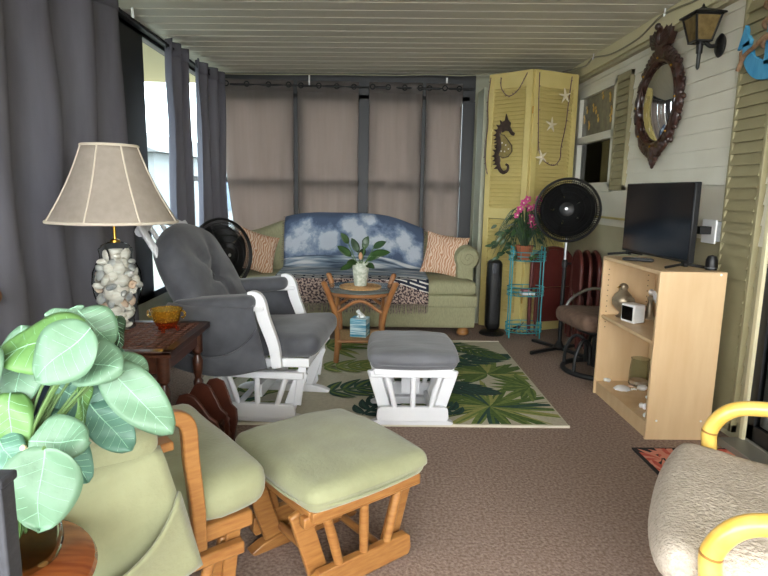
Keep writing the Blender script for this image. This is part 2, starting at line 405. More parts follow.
def struct(name, mb, mats, **kw):
    o = mb.build(name, mats, **kw); o['kind'] = 'structure'; return o
def arc(c, r, a0, a1, n, plane='XZ', sx=1, sy=1):
    out = []
    for i in range(n+1):
        t = a0+(a1-a0)*i/n; p, q = r*sx*math.cos(t), r*sy*math.sin(t)
        out.append(V(c)+V({'XZ': (p, 0, q), 'XY': (p, q, 0), 'YZ': (0, p, q)}[plane]))
    return out
def bez(pts, n=12):
    # Catmull-Rom through points
    P = [V(p) for p in pts]; P = [P[0]*2-P[1]]+P+[P[-1]*2-P[-2]]; out = []
    for i in range(1, len(P)-2):
        for k in range(n):
            t = k/n; a, b, c, d = P[i-1], P[i], P[i+1], P[i+2]
            out.append(.5*((2*b)+(c-a)*t+(2*a-5*b+4*c-d)*t*t+(3*b-a-3*c+d)*t**3))
    out.append(P[-2]); return out
def nz(p, s=1, seed=0): return noise.noise(V(p)*s+V((seed, seed*1.7, -seed)))

# ================================================================== STRUCTURE
XR, XL, YB, YF = 1.85, -1.62, 5.75, -1.6
def ceil_z(x): return 2.345 + (x-1.85)*.015
b = MB(); b.box(((XL+XR)/2+.1, 2.1, -.05), (4.2, 8.2, .1)); struct('floor', b, 'carpet', smooth=False)
# ceiling: pan panels with fine ribs running across the room
b = MB(); y = YF-.2
prof = []
while y < YB+.2:
    prof += [(y, 0), (y+.130, 0), (y+.134, .004), (y+.152, .004), (y+.156, 0)]; y += .156
xs = (XL-.15, XR+.15); vs = []; fs = []
for (yy, dz) in prof:
    for x in xs: vs.append((x, yy, ceil_z(x)+dz))
for i in range(len(prof)-1): fs.append((2*i, 2*i+1, 2*i+3, 2*i+2))
b.add(vs, fs); o = struct('ceiling', b, 'ceiling', smooth=False)
md = o.modifiers.new('solidify', 'SOLIDIFY'); md.thickness = .06; md.offset = 1
# right wall: lap siding around the window and the sliding door
WY0, WY1, WZ0, WZ1 = 4.50, 5.32, 1.27, 2.09
DY0, DY1, DZ1 = .75, 2.66, 2.12
b = MB()
def siding(y0, y1, z0, z1, pitch=.098):
    b.cur = 0
    b.box((XR+.07, (y0+y1)/2, (z0+z1)/2), (.10, y1-y0, z1-z0))
    z = math.floor(z0/pitch)*pitch
    while z < z1-1e-6:
        a, c = max(z, z0), min(z+pitch, z1)
        if c-a > .004:
            b.cur = 1 if z < .90 else 0
            pr = .011*(1-(a-z)/pitch)+.002; pt = .011*(1-(c-z)/pitch)+.002
            vs = [(XR-pr, y0, a), (XR-pr, y1, a), (XR-pt, y1, c), (XR-pt, y0, c), (XR+.03, y0, a), (XR+.03, y1, a), (XR+.03, y1, c), (XR+.03, y0, c)]
            b.add(vs, [(0, 1, 2, 3), (0, 4, 5, 1), (0, 3, 7, 4), (1, 5, 6, 2), (3, 2, 6, 7)])
        z += pitch
siding(YF, DY0, 0, 2.36); siding(DY0, DY1, DZ1, 2.36); siding(DY1, WY0, 0, 2.36)
siding(WY0, WY1, 0, WZ0); siding(WY0, WY1, WZ1, 2.36); siding(WY1, YB, 0, 2.36)
struct('wall_right', b, ['siding_cream', 'siding_olive'], smooth=False)
# beam under the ceiling and its lower batten
b = MB(); b.box((XR-.03, 2.1, 2.285), (.07, 7.6, .12)); struct('trim_1', b, 'trim_cream', bevel=.004)
b = MB(); b.box((XR-.022, 2.1, 2.212), (.05, 7.6, .028)); struct('trim_2', b, 'siding_olive', bevel=.004)
# yellow strip on the siding
b = MB(); b.box((XR-.016, 4.55, 1.04), (.012, 1.7, .016)); struct('trim_3', b, 'yellow')
# window in the right wall
b = MB(); t = .045
for (y0, y1, z0, z1) in ((WY0, WY0+t, WZ0, WZ1), (WY1-t, WY1, WZ0, WZ1), (WY0, WY1, WZ0-.03, WZ0+t), (WY0, WY1, WZ1-t, WZ1+.02), (WY0, WY1, 1.655, 1.715)):
    b.box((XR+.0, (y0+y1)/2, (z0+z1)/2), (.06, y1-y0, z1-z0))
w1 = struct('window_1', b, 'window_white', bevel=.003)
b = MB(); b.box((XR+.016, (WY0+WY1)/2, (WZ0+1.68)/2), (.006, WY1-WY0-.05, 1.68-WZ0-.05)); b.build('window_pane', 'pane', w1)
b = MB(); b.box((XR+.006, (WY0+WY1)/2, (1.70+WZ1)/2), (.006, WY1-WY0-.05, WZ1-1.70-.03)); b.build('window_pane', mat('grey_glass_reflection', '#6b675a', '#8b8673', scale=14, rough=.25, bump=.2, bscale=40), w1)  # upper pane: its light reflection is put into the grey-beige colour
_r = random.Random(8)
for (yy, zz) in ((4.64, 1.80), (4.68, 1.97), (4.83, 2.00), (4.63, 1.86), (4.96, 1.90), (4.90, 1.83), (5.10, 1.80), (5.17, 1.93), (5.22, 1.86), (5.02, 1.93)):
    b = MB(); b.ball((XR-.001, yy, zz), .021, (.25, .8, _r.uniform(.9, 1.7)), 10, 6); b.ball((XR-.001, yy+.014, zz+.035), .014, (.3, 1, 1), 8, 5); b.build('amber_decal', mat('amber_decal', '#b58a2e', '#cfae5c', scale=30, rough=.3), w1)
# dim room behind the house window: dark curtain
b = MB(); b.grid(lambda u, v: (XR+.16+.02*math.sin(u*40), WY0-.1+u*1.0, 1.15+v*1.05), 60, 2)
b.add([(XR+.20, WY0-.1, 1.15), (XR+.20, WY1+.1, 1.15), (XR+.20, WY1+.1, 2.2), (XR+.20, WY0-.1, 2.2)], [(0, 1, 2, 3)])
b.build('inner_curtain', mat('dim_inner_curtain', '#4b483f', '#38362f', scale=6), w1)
# sliding glass door
b = MB(); t = .03
for (y0, y1, z0, z1, dx) in ((DY0, DY0+t, 0, DZ1, 0), (DY1-t, DY1, 0, DZ1, 0), (DY0, DY1, DZ1-t, DZ1, 0)):
    b.box((XR-.012, (y0+y1)/2, (z0+z1)/2), (.036, y1-y0, z1-z0))
d1 = struct('door_1', b, 'trim_cream', bevel=.004)
b = MB()
for (y0, y1, x) in ((1.68, 2.63, .0), (.78, 1.74, .035)):
    for (a, c, z0, z1) in ((y0, y0+.05, .05, 2.06), (y1-.05, y1, .05, 2.06), (y0, y1, .05, .13), (y0, y1, 1.99, 2.06)):
        b.box((XR+x, (a+c)/2, (z0+z1)/2), (.03, c-a, z1-z0))
b.build('sash', 'dark_frame', d1, bevel=.002)
b = MB()
for (y0, y1, x) in ((1.73, 2.58, .0), (.83, 1.69, .035)): b.box((XR+x, (y0+y1)/2, 1.06), (.006, y1-y0, 1.86))
b.build('door_pane', 'doorglass', d1)
b = MB()
for k in range(20):
    yy = .84+k*.09; b.box((XR+.085, yy, 1.07), (.004, .088, 1.96), (0, 0, R(16)))
b.build('vertical_blind', 'blind', d1)
b = MB(); b.box((XR-.03, (DY0+DY1)/2, .02), (.20, DY1-DY0, .04)); b.box((XR-.005, (DY0+DY1)/2, .048), (.02, DY1-DY0, .02)); b.box((XR+.035, (DY0+DY1)/2, .048), (.02, DY1-DY0, .02))
b.build('sill_track', 'screenmesh', d1, bevel=.003)
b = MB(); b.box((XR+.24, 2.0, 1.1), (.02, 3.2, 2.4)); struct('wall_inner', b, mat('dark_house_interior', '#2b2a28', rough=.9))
# olive louvered fixed shutters beside window and door
def shutter(name, y0, y1, z0, z1, label, pitch=.056):
    r = thing(name, label, 'shutter', (XR-.02, (y0+y1)/2, z0))
    w, h = y1-y0, z1-z0; st = .022
    f = MB()
    for s in (-1, 1): f.box((0, s*(w/2-st/2), h/2), (.032, st, h))
    f.box((0, 0, .02), (.032, w, .04)); f.box((0, 0, h-.02), (.032, w, .04)); f.build('shutter_frame', 'shutter', r, bevel=.003)
    l = MB(); z = .04
    while z < h-.05:
        l.add([(-.021, -w/2+st, z), (-.021, w/2-st, z), (-.001, w/2-st, z+pitch), (-.001, -w/2+st, z+pitch), (.012, -w/2+st, z), (.012, w/2-st, z), (.012, w/2-st, z+pitch), (.012, -w/2+st, z+pitch)],
              [(0, 1, 2, 3), (0, 4, 5, 1), (3, 2, 6, 7), (0, 3, 7, 4), (1, 5, 6, 2)]); z += pitch
    l.build('louvers', 'shutter', r, smooth=False)
    return r
shutter('louvered_shutter', 4.25, 4.49, 1.25, 2.10, 'narrow olive louvered shutter at right side of small house window', .05)
shutter('louvered_shutter', 2.715, 2.99, .04, 2.20, 'tall olive louvered shutter beside the sliding door')

# far wall: knee wall, header, posts, mullions
def window_wall_back():
    b = MB()
    b.box(((XL+.96)/2, YB+.06, .2), (.96-XL, .10, .4)); struct('wall_back', b, 'greywall')
    b = MB(); b.box(((XL+.96)/2, YB+.035, 2.22), (.96-XL, .12, .27)); struct('trim_4', b, 'dark_frame')
    b = MB(); b.box((1.42, YB+.06, 1.2), (.95, .10, 2.4)); struct('wall_corner', b, 'greywall')
    posts = [XL+.06, -.742, -.10, .464, .91]
    for i in range(4):
        x0, x1 = posts[i]+.03, posts[i+1]-.03
        f = MB()
        for (a, c, z0, z1) in ((x0-.03, x0+.03, .4, 2.12), (x1-.03, x1+.03, .4, 2.12), (x0, x1, .4, .46), (x0, x1, 2.06, 2.12), (x0, x1, 1.275, 1.325)):
            f.box(((a+c)/2, YB, (z0+z1)/2), (c-a, .05, z1-z0))
        w = struct('window_%d' % (i+2), f, 'dark_frame')
        p = MB(); p.box(((x0+x1)/2, YB+.005, 1.26), (x1-x0, .004, 1.66)); p.build('window_pane', 'outpane', w)
    for x in posts[1:4]+[posts[4]]:
        pass
    b = MB(); b.box((-.10, YB-.012, 1.05), (.085, .05, 2.06)); struct('trim_5', b, 'dark_frame')
    b = MB(); b.box((.90, YB-.012, 1.05), (.12, .05, 2.06)); struct('trim_6', b, 'dark_frame')
window_wall_back()
# left wall
b = MB(); b.box((XL-.05, (YF+YB)/2, .2), (.10, YB-YF, .4)); struct('wall_left', b, 'greywall')
b = MB(); b.box((XL-.03, (YF+YB)/2, 2.285), (.14, YB-YF, .04)); struct('trim_7', b, 'dark_frame')
ly = [YF, .35, 1.5, 2.7, 3.80, 5.05, 5.72]
for i in range(6):
    y0, y1 = ly[i], ly[i+1]; f = MB()
    for (a, c, z0, z1) in ((y0, y0+(.45 if i == 4 else .045), .4, 2.268), (y1-.045, y1, .4, 2.268), (y0, y1, .4, .45), (y0, y1, 2.24, 2.268)):
        f.box((XL-.03, (a+c)/2, (z0+z1)/2), (.06, c-a, z1-z0))
    if i not in (4,): f.box((XL-.03, (y0+y1)/2, 1.30), (.05, y1-y0, .045))
    w = struct('window_%d' % (i+6), f, 'dark_frame')
    if i > 0:
        p = MB(); p.box((XL-.035, (y0+y1)/2, 1.3), (.004, y1-y0-.06, 1.86)); p.build('window_pane', 'outpane', w)
# wall behind the photographer with wide open screens
b = MB(); b.box(((XL+XR)/2, YF-.05, .35), (XR-XL+.2, .10, .7)); struct('wall_front', b, 'siding_cream')
b = MB(); b.box(((XL+XR)/2, YF-.05, 2.33), (XR-XL+.2, .10, .16)); struct('trim_8', b, 'siding_cream')
for k, x in enumerate((XL+.03, -.2, XR-.03)):
    b = MB(); b.box((x, YF-.05, 1.45), (.07, .08, 1.6)); struct('trim_%d' % (9+k), b, 'trim_cream')

# ------------------------------------------------------------------ outside
b = MB(); b.box((-10, 12, -.35), (44, 60, .1)); o = struct('ground_outside', b, 'grass')
b = MB(); b.box((XL-.45, 2.0, 2.295), (.75, 8.5, .02)); b.box((XL-.83, 2.0, 2.245), (.03, 8.5, .14)); struct('roof_eave', b, 'soffit')
h = thing('neighbouring_house', 'white neighbouring house outside the left window', 'house', (-8.6, 23, -.3), R(-8))
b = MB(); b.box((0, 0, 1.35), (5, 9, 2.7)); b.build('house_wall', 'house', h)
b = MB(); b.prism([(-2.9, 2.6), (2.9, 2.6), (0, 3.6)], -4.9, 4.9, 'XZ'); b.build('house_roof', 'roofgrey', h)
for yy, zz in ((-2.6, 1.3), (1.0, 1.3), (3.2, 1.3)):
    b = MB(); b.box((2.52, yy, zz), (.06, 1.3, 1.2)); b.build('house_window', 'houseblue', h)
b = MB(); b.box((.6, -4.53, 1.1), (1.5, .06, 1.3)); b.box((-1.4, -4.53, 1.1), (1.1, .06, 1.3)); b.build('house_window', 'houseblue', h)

# ------------------------------------------------------------------ curtains
def curtain(label, P0, P1, z0, z1, folds, amp, matn, shift=None, phase=0, grommets=(), group=None, rnd=0, inward=(0, -1)):
    P0, P1 = V((*P0, 0)), V((*P1, 0)); L = (P1-P0).length; d = (P1-P0).normalized(); nrm = V((*inward, 0))
    root = thing('window_curtain', label, 'curtain', (P0.x, P0.y, z0), 0, group)
    def fn(u, v):
        z = (z1-z0)*v; w = math.sin(u*folds*2*PI+phase+.25*math.sin(v*2.2+u*5))
        w = math.copysign(abs(w)**.75, w)
        a = amp*(.45+.55*(1-v*.55))*w + rnd*nz((u*6, v*2.5, phase), 1.3, 3)
        p = d*(L*u)+nrm*a
        if shift: p += d*shift(u, v)
        return (p.x, p.y, z)
    b = MB(); b.grid(fn, max(24, int(folds*18)), 26); b.build('cloth', matn, root, solid=.003, ang=180)
    hm = MB(); hm.grid(lambda u, v: tuple(V(fn(u, (z1-z0-.10+.10*v)/(z1-z0)))+nrm*.004), max(24, int(folds*18)), 2)
    hm.build('header_band', matn, root, solid=.003, ang=180)
    for u in grommets:
        c = V(fn(u, 1))+nrm*.012-V((0, 0, .045)); g = MB(); g.ring(c, .022, .006, 'Y' if abs(d.x) > .5 else 'X', 20); g.build('grommet', 'blackmatte', root)
    return root
ZC = 2.235
G = 'grommet curtain panels along the far windows'
YC = YB-.060
curtain('far left taupe panel with a light gap at its lower left edge', (-1.455, YC), (-.775, YC), .08, ZC, 2.5, .010, 'curtain_back', shift=lambda u, v: (1-u)*max(0, .72-v)*.26, phase=.4, grommets=(.08, .36, .66, .94), group=G)
curtain('taupe panel left of the dark middle window post', (-.735, YC), (-.155, YC), .08, ZC-.004, 2.5, .010, 'curtain_back', phase=2, grommets=(.06, .35, .64, .92), group=G)
curtain('taupe panel right of the dark middle window post', (-.055, YC), (.452, YC), .08, ZC-.003, 2.5, .014, 'curtain_back', phase=1, grommets=(.06, .35, .66, .95), group=G)
curtain('far right narrow taupe panel next to the yellow louvered doors', (.486, YC), (.832, YC), .08, ZC-.003, 1.6, .014, 'curtain_back', phase=3, grommets=(.08, .5, .9), group=G)
G = 'grey curtain panels along the left wall'
XC = -1.50
curtain('wide grey curtain in deep folds behind the lamp, nearest', (XC+.02, .75), (XC+.02, 3.60), .06, 2.283, 7.5, .06, 'curtain', phase=.8, group=G, rnd=.03, inward=(1, 0), grommets=())
curtain('slim grey curtain bunched right of the bright window gap', (XC, 4.40), (XC, 4.86), .06, 2.272, 2.6, .055, 'curtain', phase=2.2, group=G, rnd=.02, inward=(1, 0), grommets=(.08, .5))
curtain('grey curtain bunched in the far left corner', (XC+.02, 4.96), (XC+.09, 5.62), .06, 2.258, 3.6, .05, 'curtain', phase=1.1, group=G, rnd=.02, inward=(1, 0), grommets=(.1, .5))
def rod(label, a, bb, ends):
    r = thing('curtain_rod', label, 'curtain rod', a); v = V(bb)-V(a)
    m = MB(); m.tube([(0, 0, 0), v], .010, 10); m.build('rod', 'blackmatte', r)
    for t in ends:
        e = MB(); p = v*t; e.box((p.x, p.y, .05), (.014, .014, .10)); e.build('bracket', 'whitecer', r)
rod('long black curtain rod above the far windows', (-1.37, YC-.004, ZC-.05), (.93, YC-.004, ZC-.05), (.325, .89))
rod('long black curtain rod along the left wall', (XC, .5, 2.235), (XC, 5.58, 2.22), (.65, .86))
# wooden holdback at the left
r = thing('curtain_holdback', 'brown wooden curtain holdback knob at left picture edge', 'holdback', (-1.50, 2.16, .79))
b = MB(); b.tube([(-.1, 0, 0), (.06, .0, 0)], .012, 10); b.build('arm', 'oak', r)
b = MB(); b.lathe([(0.001, 0), (.03, .005), (.036, .02), (.02, .035), (.001, .038)], (.06, 0, 0), 20, Euler((0, R(90), 0)).to_matrix()); b.build('knob', 'oak', r)

# ================================================================== BIFOLD DOORS
def bifold():
    A, P, B = V((1.0, 5.22, 0)), V((1.305, 4.93, 0)), V((1.735, 5.13, 0))
    r = thing('bifold_door', 'yellow louvered bifold doors folded in the right back corner', 'door', P)
    for (p, q) in ((A, P), (B, P)):
        d = (q-p).normalized(); n = V((d.y, -d.x, 0)); n = n if n.y < 0 else -n
        L = (q-p).length; st = .055; H = 2.215
        M = Matrix((d, n, V((0, 0, 1)))).transposed().to_4x4(); M.translation = p-P
        f = MB(); f.T = M
        for x in (st/2, L-st/2-.004): f.box((x, 0, H/2+.01), (st, .032, H))
        for z, hh in ((.09, .16), (1.04, .09), (H-.055, .13)): f.box((L/2, 0, z), (L-.01, .028, hh))
        fr = f.build('door_panel', 'yellow', r, bevel=.003)
        l = MB(); l.T = M
        for (z0, z1) in ((.17, .995), (1.085, H-.12)):
            z = z0
            while z < z1-.02:
                l.box((L/2, 0, z+.018), (L-2*st+.004, .006, .044), (R(38), 0, 0)); z += .034
        l.build('louvers', 'yellow', fr, smooth=False)
    h = MB()
    for z in (.3, 1.1, 1.9): h.tube([(0, -.016, z-.03), (0, -.016, z+.03)], .006, 8)
    h.build('hinge', 'brass', r)
bifold()
# pale panel standing behind the bifold doors
b = MB(); b.box((0, 0, 1.07), (.04, .30, 2.14)); o = b.build('door_slab', 'greywall', bevel=.004, loc=(.985, 5.45, 0)); tag(o, 'pale grey green door slab edge between curtains and yellow doors', 'door')

# seahorse on the left leaf
dL = (V((1.305, 4.93, 0))-V((1.0, 5.22, 0))).normalized(); nL = V((dL.y, -dL.x, 0)); nL = nL if nL.y < 0 else -nL
dR = (V((1.735, 5.13, 0))-V((1.305, 4.93, 0))).normalized(); nR = V((dR.y, -dR.x, 0)); nR = nR if nR.y < 0 else -nR
def panel_matrix(base, d, n, u, z, off=.022):
    M = Matrix((d, V((0, 0, 1)), n)).transposed().to_4x4(); M.translation = V(base)+d*u+n*off+V((0, 0, z)); return M
def seahorse():
    M = panel_matrix((1.0, 5.22, 0), dL, nL, .19, 1.62)
    r = bpy.data.objects.new('seahorse_ornament', None); COL.objects.link(r); r.matrix_world = M; r.empty_display_size = .05
    tag(r, 'dark bronze seahorse wall ornament hung on left yellow louvered leaf', 'wall ornament')
    # outline of the solid metal: head, spiny back, curled tail
    s = .205
    spine = bez([(.00, .9, 0), (-.22, .78, 0), (-.34, .5, 0), (-.30, .22, 0), (-.26, -.05, 0), (-.36, -.35, 0), (-.30, -.66, 0), (-.20, -.95, 0), (-.02, -1.10, 0), (.17, -1.02, 0), (.20, -.84, 0), (.08, -.76, 0)], 6)
    n = len(spine); rad = [.11+.03*math.sin(i/n*3) if i < n*.55 else .10*(1-(i/n-.55)*1.3) for i in range(n)]
    b = MB(); b.tube([p*s for p in spine], [q*s for q in rad], 8, flat=.35); 
    for i in range(4, int(n*.62), 3):
        p = spine[i]; t = (spine[i+1]-spine[i-1]).normalized(); o = V((-t.y, t.x, 0)); o = o if o.x < 0 else -o
        q = p+o*.2
        b.prism([((p+t*.09).x*s, (p+t*.09).y*s), ((q+o*.06).x*s, (q+o*.06).y*s), ((p-t*.09).x*s, (p-t*.09).y*s)], -.006, .006, 'XY')
    b.build('spine', 'bronze', r)
    b = MB(); b.prism([(x*s, y*s) for x, y in ((-.2, .95), (-.05, 1.02), (.0, 1.3), (.1, 1.05), (.22, .92), (.2, .78), (.34, .56), (.44, .50), (.40, .38), (.28, .42), (.16, .58), (-.02, .62), (-.16, .55))], -.008, .008, 'XY'); b.build('head', 'bronze', r, bevel=.002)
    b = MB(); pts = [(-.24, .5), (-.04, .42), (.16, .2), (.34, -.02), (.36, -.25), (.2, -.45), (-.06, -.5), (-.28, -.4), (-.24, -.1)]
    b.prism([(x*s, y*s) for x, y in pts], -.004, .005, 'XY'); b.build('belly', 'bronze_mesh', r)
    b = MB(); b.tube([V((x*s, y*s, .004)) for x, y in pts], .0045, 6, True); b.build('belly_rim', 'bronze', r)
    for x, y in ((-.12, .12), (.06, .02), (.2, -.14), (.02, -.24), (-.14, -.22)):
        e = MB(); e.ball((x*s, y*s, .007), .007, (1, 1, .5), 8, 5); e.build('bead', 'shell', r)
seahorse()
def starfish(label, base, d, n, u, z, size, rot):
    b = MB(); b.T = panel_matrix(base, d, n, u, z, .030) @ Matrix.Rotation(rot, 4, 'Z')
    vs = [(0, 0, .012), (0, 0, -.006)]; k = 10
    for i in range(k):
        t = 2*PI*i/k; q = size if i % 2 == 0 else size*.26
        vs.append((q*math.sin(t), q*math.cos(t), 0))
    fs = []
    for i in range(k): fs += [(0, 2+i, 2+(i+1) % k), (1, 2+(i+1) % k, 2+i)]
    b.add(vs, fs)
    for i in range(5):
        t = 2*PI*i/5; b.tube([(0, 0, .004), (size*.55*math.sin(t), size*.55*math.cos(t), .004), (size*1.03*math.sin(t), size*1.03*math.cos(t), 0)], [.012, .009, .003], 6)
    o = b.build('starfish', 'starfish', ang=60); tag(o, label, 'starfish', 'starfish on the right yellow leaf')
Pb = (1.305, 4.93, 0)
starfish('highest white starfish on right yellow louvered leaf', Pb, dR, nR, .315, 2.035, .062, .15)
starfish('middle white starfish on right yellow louvered leaf', Pb, dR, nR, .185, 1.79, .062, -.1)
starfish('lowest white starfish beside twine loop on right yellow leaf', Pb, dR, nR, .10, 1.52, .062, .35)
def garland(label, base, d, n, pts):
    b = MB(); M = panel_matrix(base, d, n, 0, 0, .024); b.T = M
    c = bez([(u, z, 0) for u, z in pts], 10); b.tube(c, .004, 6)
    for i in range(2, len(c)-1, 4):
        p = c[i]; a = random.uniform(0, 6.28); b.tube([p, p+V((.016*math.cos(a), .016*math.sin(a), .004))], [.004, .002], 5)
    o = b.build('twine_garland', 'twine'); tag(o, label, 'garland', 'twine garlands on the yellow doors')
garland('purple twine garland in a long U loop around the starfish', Pb, dR, nR, [(.035, 2.20), (.04, 2.0), (.055, 1.75), (.075, 1.58), (.15, 1.485), (.25, 1.46), (.31, 1.52), (.315, 1.62), (.35, 1.8), (.365, 2.0), (.385, 2.2)])
garland('short purple twine loop at the top of left yellow leaf', (1.0, 5.22, 0), dL, nL, [(.12, 2.19), (.13, 2.10), (.20, 2.03), (.28, 2.06), (.33, 2.13), (.37, 2.2)])
garland('purple twine hanging down the left edge of left yellow leaf', (1.0, 5.22, 0), dL, nL, [(.02, 2.2), (.0, 2.0), (.012, 1.8), (-.01, 1.6), (.01, 1.45), (.03, 1.38)])

# ================================================================== SOFA
def sofa():
    X0, X1 = -1.38, .905; cx = (X0+X1)/2; Wd = X1-X0
    r = thing('sofa', 'sage green camelback sofa with rolled arms under the far windows', 'sofa', (cx, 5.2, 0))
    hw = Wd/2
    b = MB(); b.pad((0, .0, .165), (Wd-.04, .82, .20), .025, 10); b.build('base', 'sofafab', r)
    b = MB(); b.pad((0, -.02, .305), (Wd-.02, .84, .115), .03, 10); b.build('seat_rail', 'sofafab', r)
    for s in (-1, 1):
        b = MB(); b.pad((s*(hw-.02)/2, -.06, .415), ((Wd-.06)/2, .76, .125), .045, 12, .012); b.build('seat_cushion', 'sofafab', r)
    # camel back: a thick shell with humped top
    def top(x): return .80+.185*math.exp(-((x+.06)/.72)**4)
    def defm(q):
        f = (q.z+.28)/.56; z = .36+f*(top(q.x)-.36); return V((q.x, q.y+f*.09-.02, z))
    b = MB(); b.pad((0, .25, 0), (Wd-.16, .20, .56), .07, 20, 0, defm); b.build('backrest', 'sofafab', r)
    for s in (-1, 1):
        b = MB(); x = s*(hw-.10)
        b.pad((x, .06, .47), (.15, .66, .42), .03, 8)
        b.build('arm', 'sofafab', r)
        c = MB(); c.lathe([(.001, -.345), (.085, -.34), (.105, -.325), (.108, .30), (.09, .33), (.001, .335)], (x+s*.015, .06, .655), 24, Euler((R(90), 0, 0)).to_matrix()); ar = c.build('arm_roll', 'sofafab', r)
        g = MB(); sp = [V((x+s*.015+.09*(1-i/40)*math.cos(s*i*.33), -.282, .655+.09*(1-i/40)*math.sin(i*.33))) for i in range(40)]; g.tube(sp, .005, 6); g.build('scroll_piping', 'sofafab', ar)
    for x in (-hw+.12, hw-.12):
        for y in (-.36, .36):
            b = MB(); b.lathe([(.03, 0), (.05, .012), (.055, .03), (.045, .055), (.03, .07)], (x, y, 0), 20); b.build('bun_foot', 'oak', r)
    return r
sofa()
def pillow(name, label, loc, rot, w, h, t, m, group=None, fringe=False):
    b = MB()
    def fn(sg):
        def f(u, v):
            x, y = 2*u-1, 2*v-1
            e = (1-abs(x)**2.6)*(1-abs(y)**2.6); pin = 1-.07*(1-abs(x)**2)*abs(y)**3-.07*(1-abs(y)**2)*abs(x)**3
            pinx = 1-.10*(1-y*y); piny = 1-.10*(1-x*x)
            return (x*w/2*pinx*1.06, sg*t/2*max(e, 0)**.55+.006*nz((x*2, y*2, sg), 1.5), y*h/2*piny*1.06)
        return f
    b.grid(fn(1), 18, 18); b.grid(fn(-1), 18, 18)
    o = b.build(name, m, ang=120, loc=loc, rot=rot); return tag(o, label, 'cushion', group)
pillow('throw_pillow', 'coral and cream patterned pillow at the right end of sofa', (.64, 5.10, .665), (R(-18), R(8), R(-12)), .36, .36, .15, 'coral', 'coral patterned pillows on the sofa')
pillow('throw_pillow', 'coral and cream patterned pillow at left sofa end beside black fan', (-1.03, 5.08, .67), (R(-22), R(18), R(25)), .36, .36, .15, 'coral', 'coral patterned pillows on the sofa')
def throw():
    # path (y,z): over the top of the back, down its front, across the seat, over the front edge
    r = thing('tapestry_throw', 'blue tapestry throw with white clouds and fringe spread over the sofa', 'throw blanket', (-.82, 5.2, 0))
    def top(xw): return .80+.185*math.exp(-((xw+.2375+.06)/.72)**4)
    def pathpt(u, v, W=1.29):
        xw = -.82+u*W; tp = top(xw)
        P = [(5.55, tp-.10), (5.53, tp+.012), (5.44, tp+.024), (5.39, tp-.02), (5.345, .80), (5.31, .60), (5.27, .515), (5.1, .505), (4.83, .500), (4.752, .487), (4.742, .40), (4.735, .33), (4.735, .285)]
        Lc = [0]
        for a, c in zip(P, P[1:]): Lc.append(Lc[-1]+math.hypot(a[0]-c[0], a[1]-c[1]))
        t = v*Lc[-1]
        for i in range(len(P)-1):
            if t <= Lc[i+1]+1e-9:
                k = (t-Lc[i])/(Lc[i+1]-Lc[i]); y = P[i][0]+(P[i+1][0]-P[i][0])*k; z = P[i][1]+(P[i+1][1]-P[i][1])*k; break
        w = .006*nz((u*5, v*6, 0), 1.2)
        return V((u*W+.006*nz((v*7, u, 1), 1), y-5.2-abs(w), z+abs(w)*.6)), t
    LEN = pathpt(0, 1)[1]
    b = MB(); b.grid(lambda u, v: tuple(pathpt(u, v)[0]), 50, 80, uv=lambda u, v: (u*1.29, pathpt(u, v)[1]-.15)); b.build('cloth', 'throw', r, solid=.006, ang=180)
    f = MB()
    for i in range(150):
        u = (i+.5)/150; p = pathpt(u, 1)[0]; j = random.uniform(-.008, .008)
        f.tube([p, p+V((j, -.004, -.035)), p+V((j*2, -.004, -.07-random.random()*.02))], [.003, .0025, .002], 5)
    for s in (0, 1):
        for i in range(26):
            v = .13+.34*i/26; p = pathpt(s, v)[0]; d = -1 if s == 0 else 1
            f.tube([p, p+V((d*.02, -.006, random.uniform(-.012, .004)))], [.003, .002], 5)
    f.build('fringe', mat('throw_fringe', '#4b4145', '#a89488', scale=60, rough=.95), r)['kind'] = 'stuff'
throw()

# ================================================================== RUGS
def clip(poly, x0, x1, y0, y1):
    def cut(P, f, inter):
        out = []
        for i in range(len(P)):
            a, c = P[i-1], P[i]
            if f(c):
                if not f(a): out.append(inter(a, c))
                out.append(c)
            elif f(a): out.append(inter(a, c))
        return out
    for ax, lim, sg in ((0, x0, 1), (0, x1, -1), (1, y0, 1), (1, y1, -1)):
        if not poly: return poly
        f = lambda p, ax=ax, lim=lim, sg=sg: (p[ax]-lim)*sg >= 0
        def inter(a, c, ax=ax, lim=lim):
            t = (lim-a[ax])/(c[ax]-a[ax]); return (a[0]+(c[0]-a[0])*t, a[1]+(c[1]-a[1])*t)
        poly = cut(poly, f, inter)
    return poly
def leaflet(c, a, L, w, bend=0, n=9):
    left, right = [], []
    for i in range(n+1):
        t = i/n; ww = w*math.sin(PI*min(1, t**.8))**.8*(1-.15*t); aa = a+bend*t
        p = (c[0]+L*t*math.cos(aa), c[1]+L*t*math.sin(aa)); q = (-math.sin(aa), math.cos(aa))
        left.append((p[0]+q[0]*ww, p[1]+q[1]*ww)); right.append((p[0]-q[0]*ww, p[1]-q[1]*ww))
    return left+right[::-1]
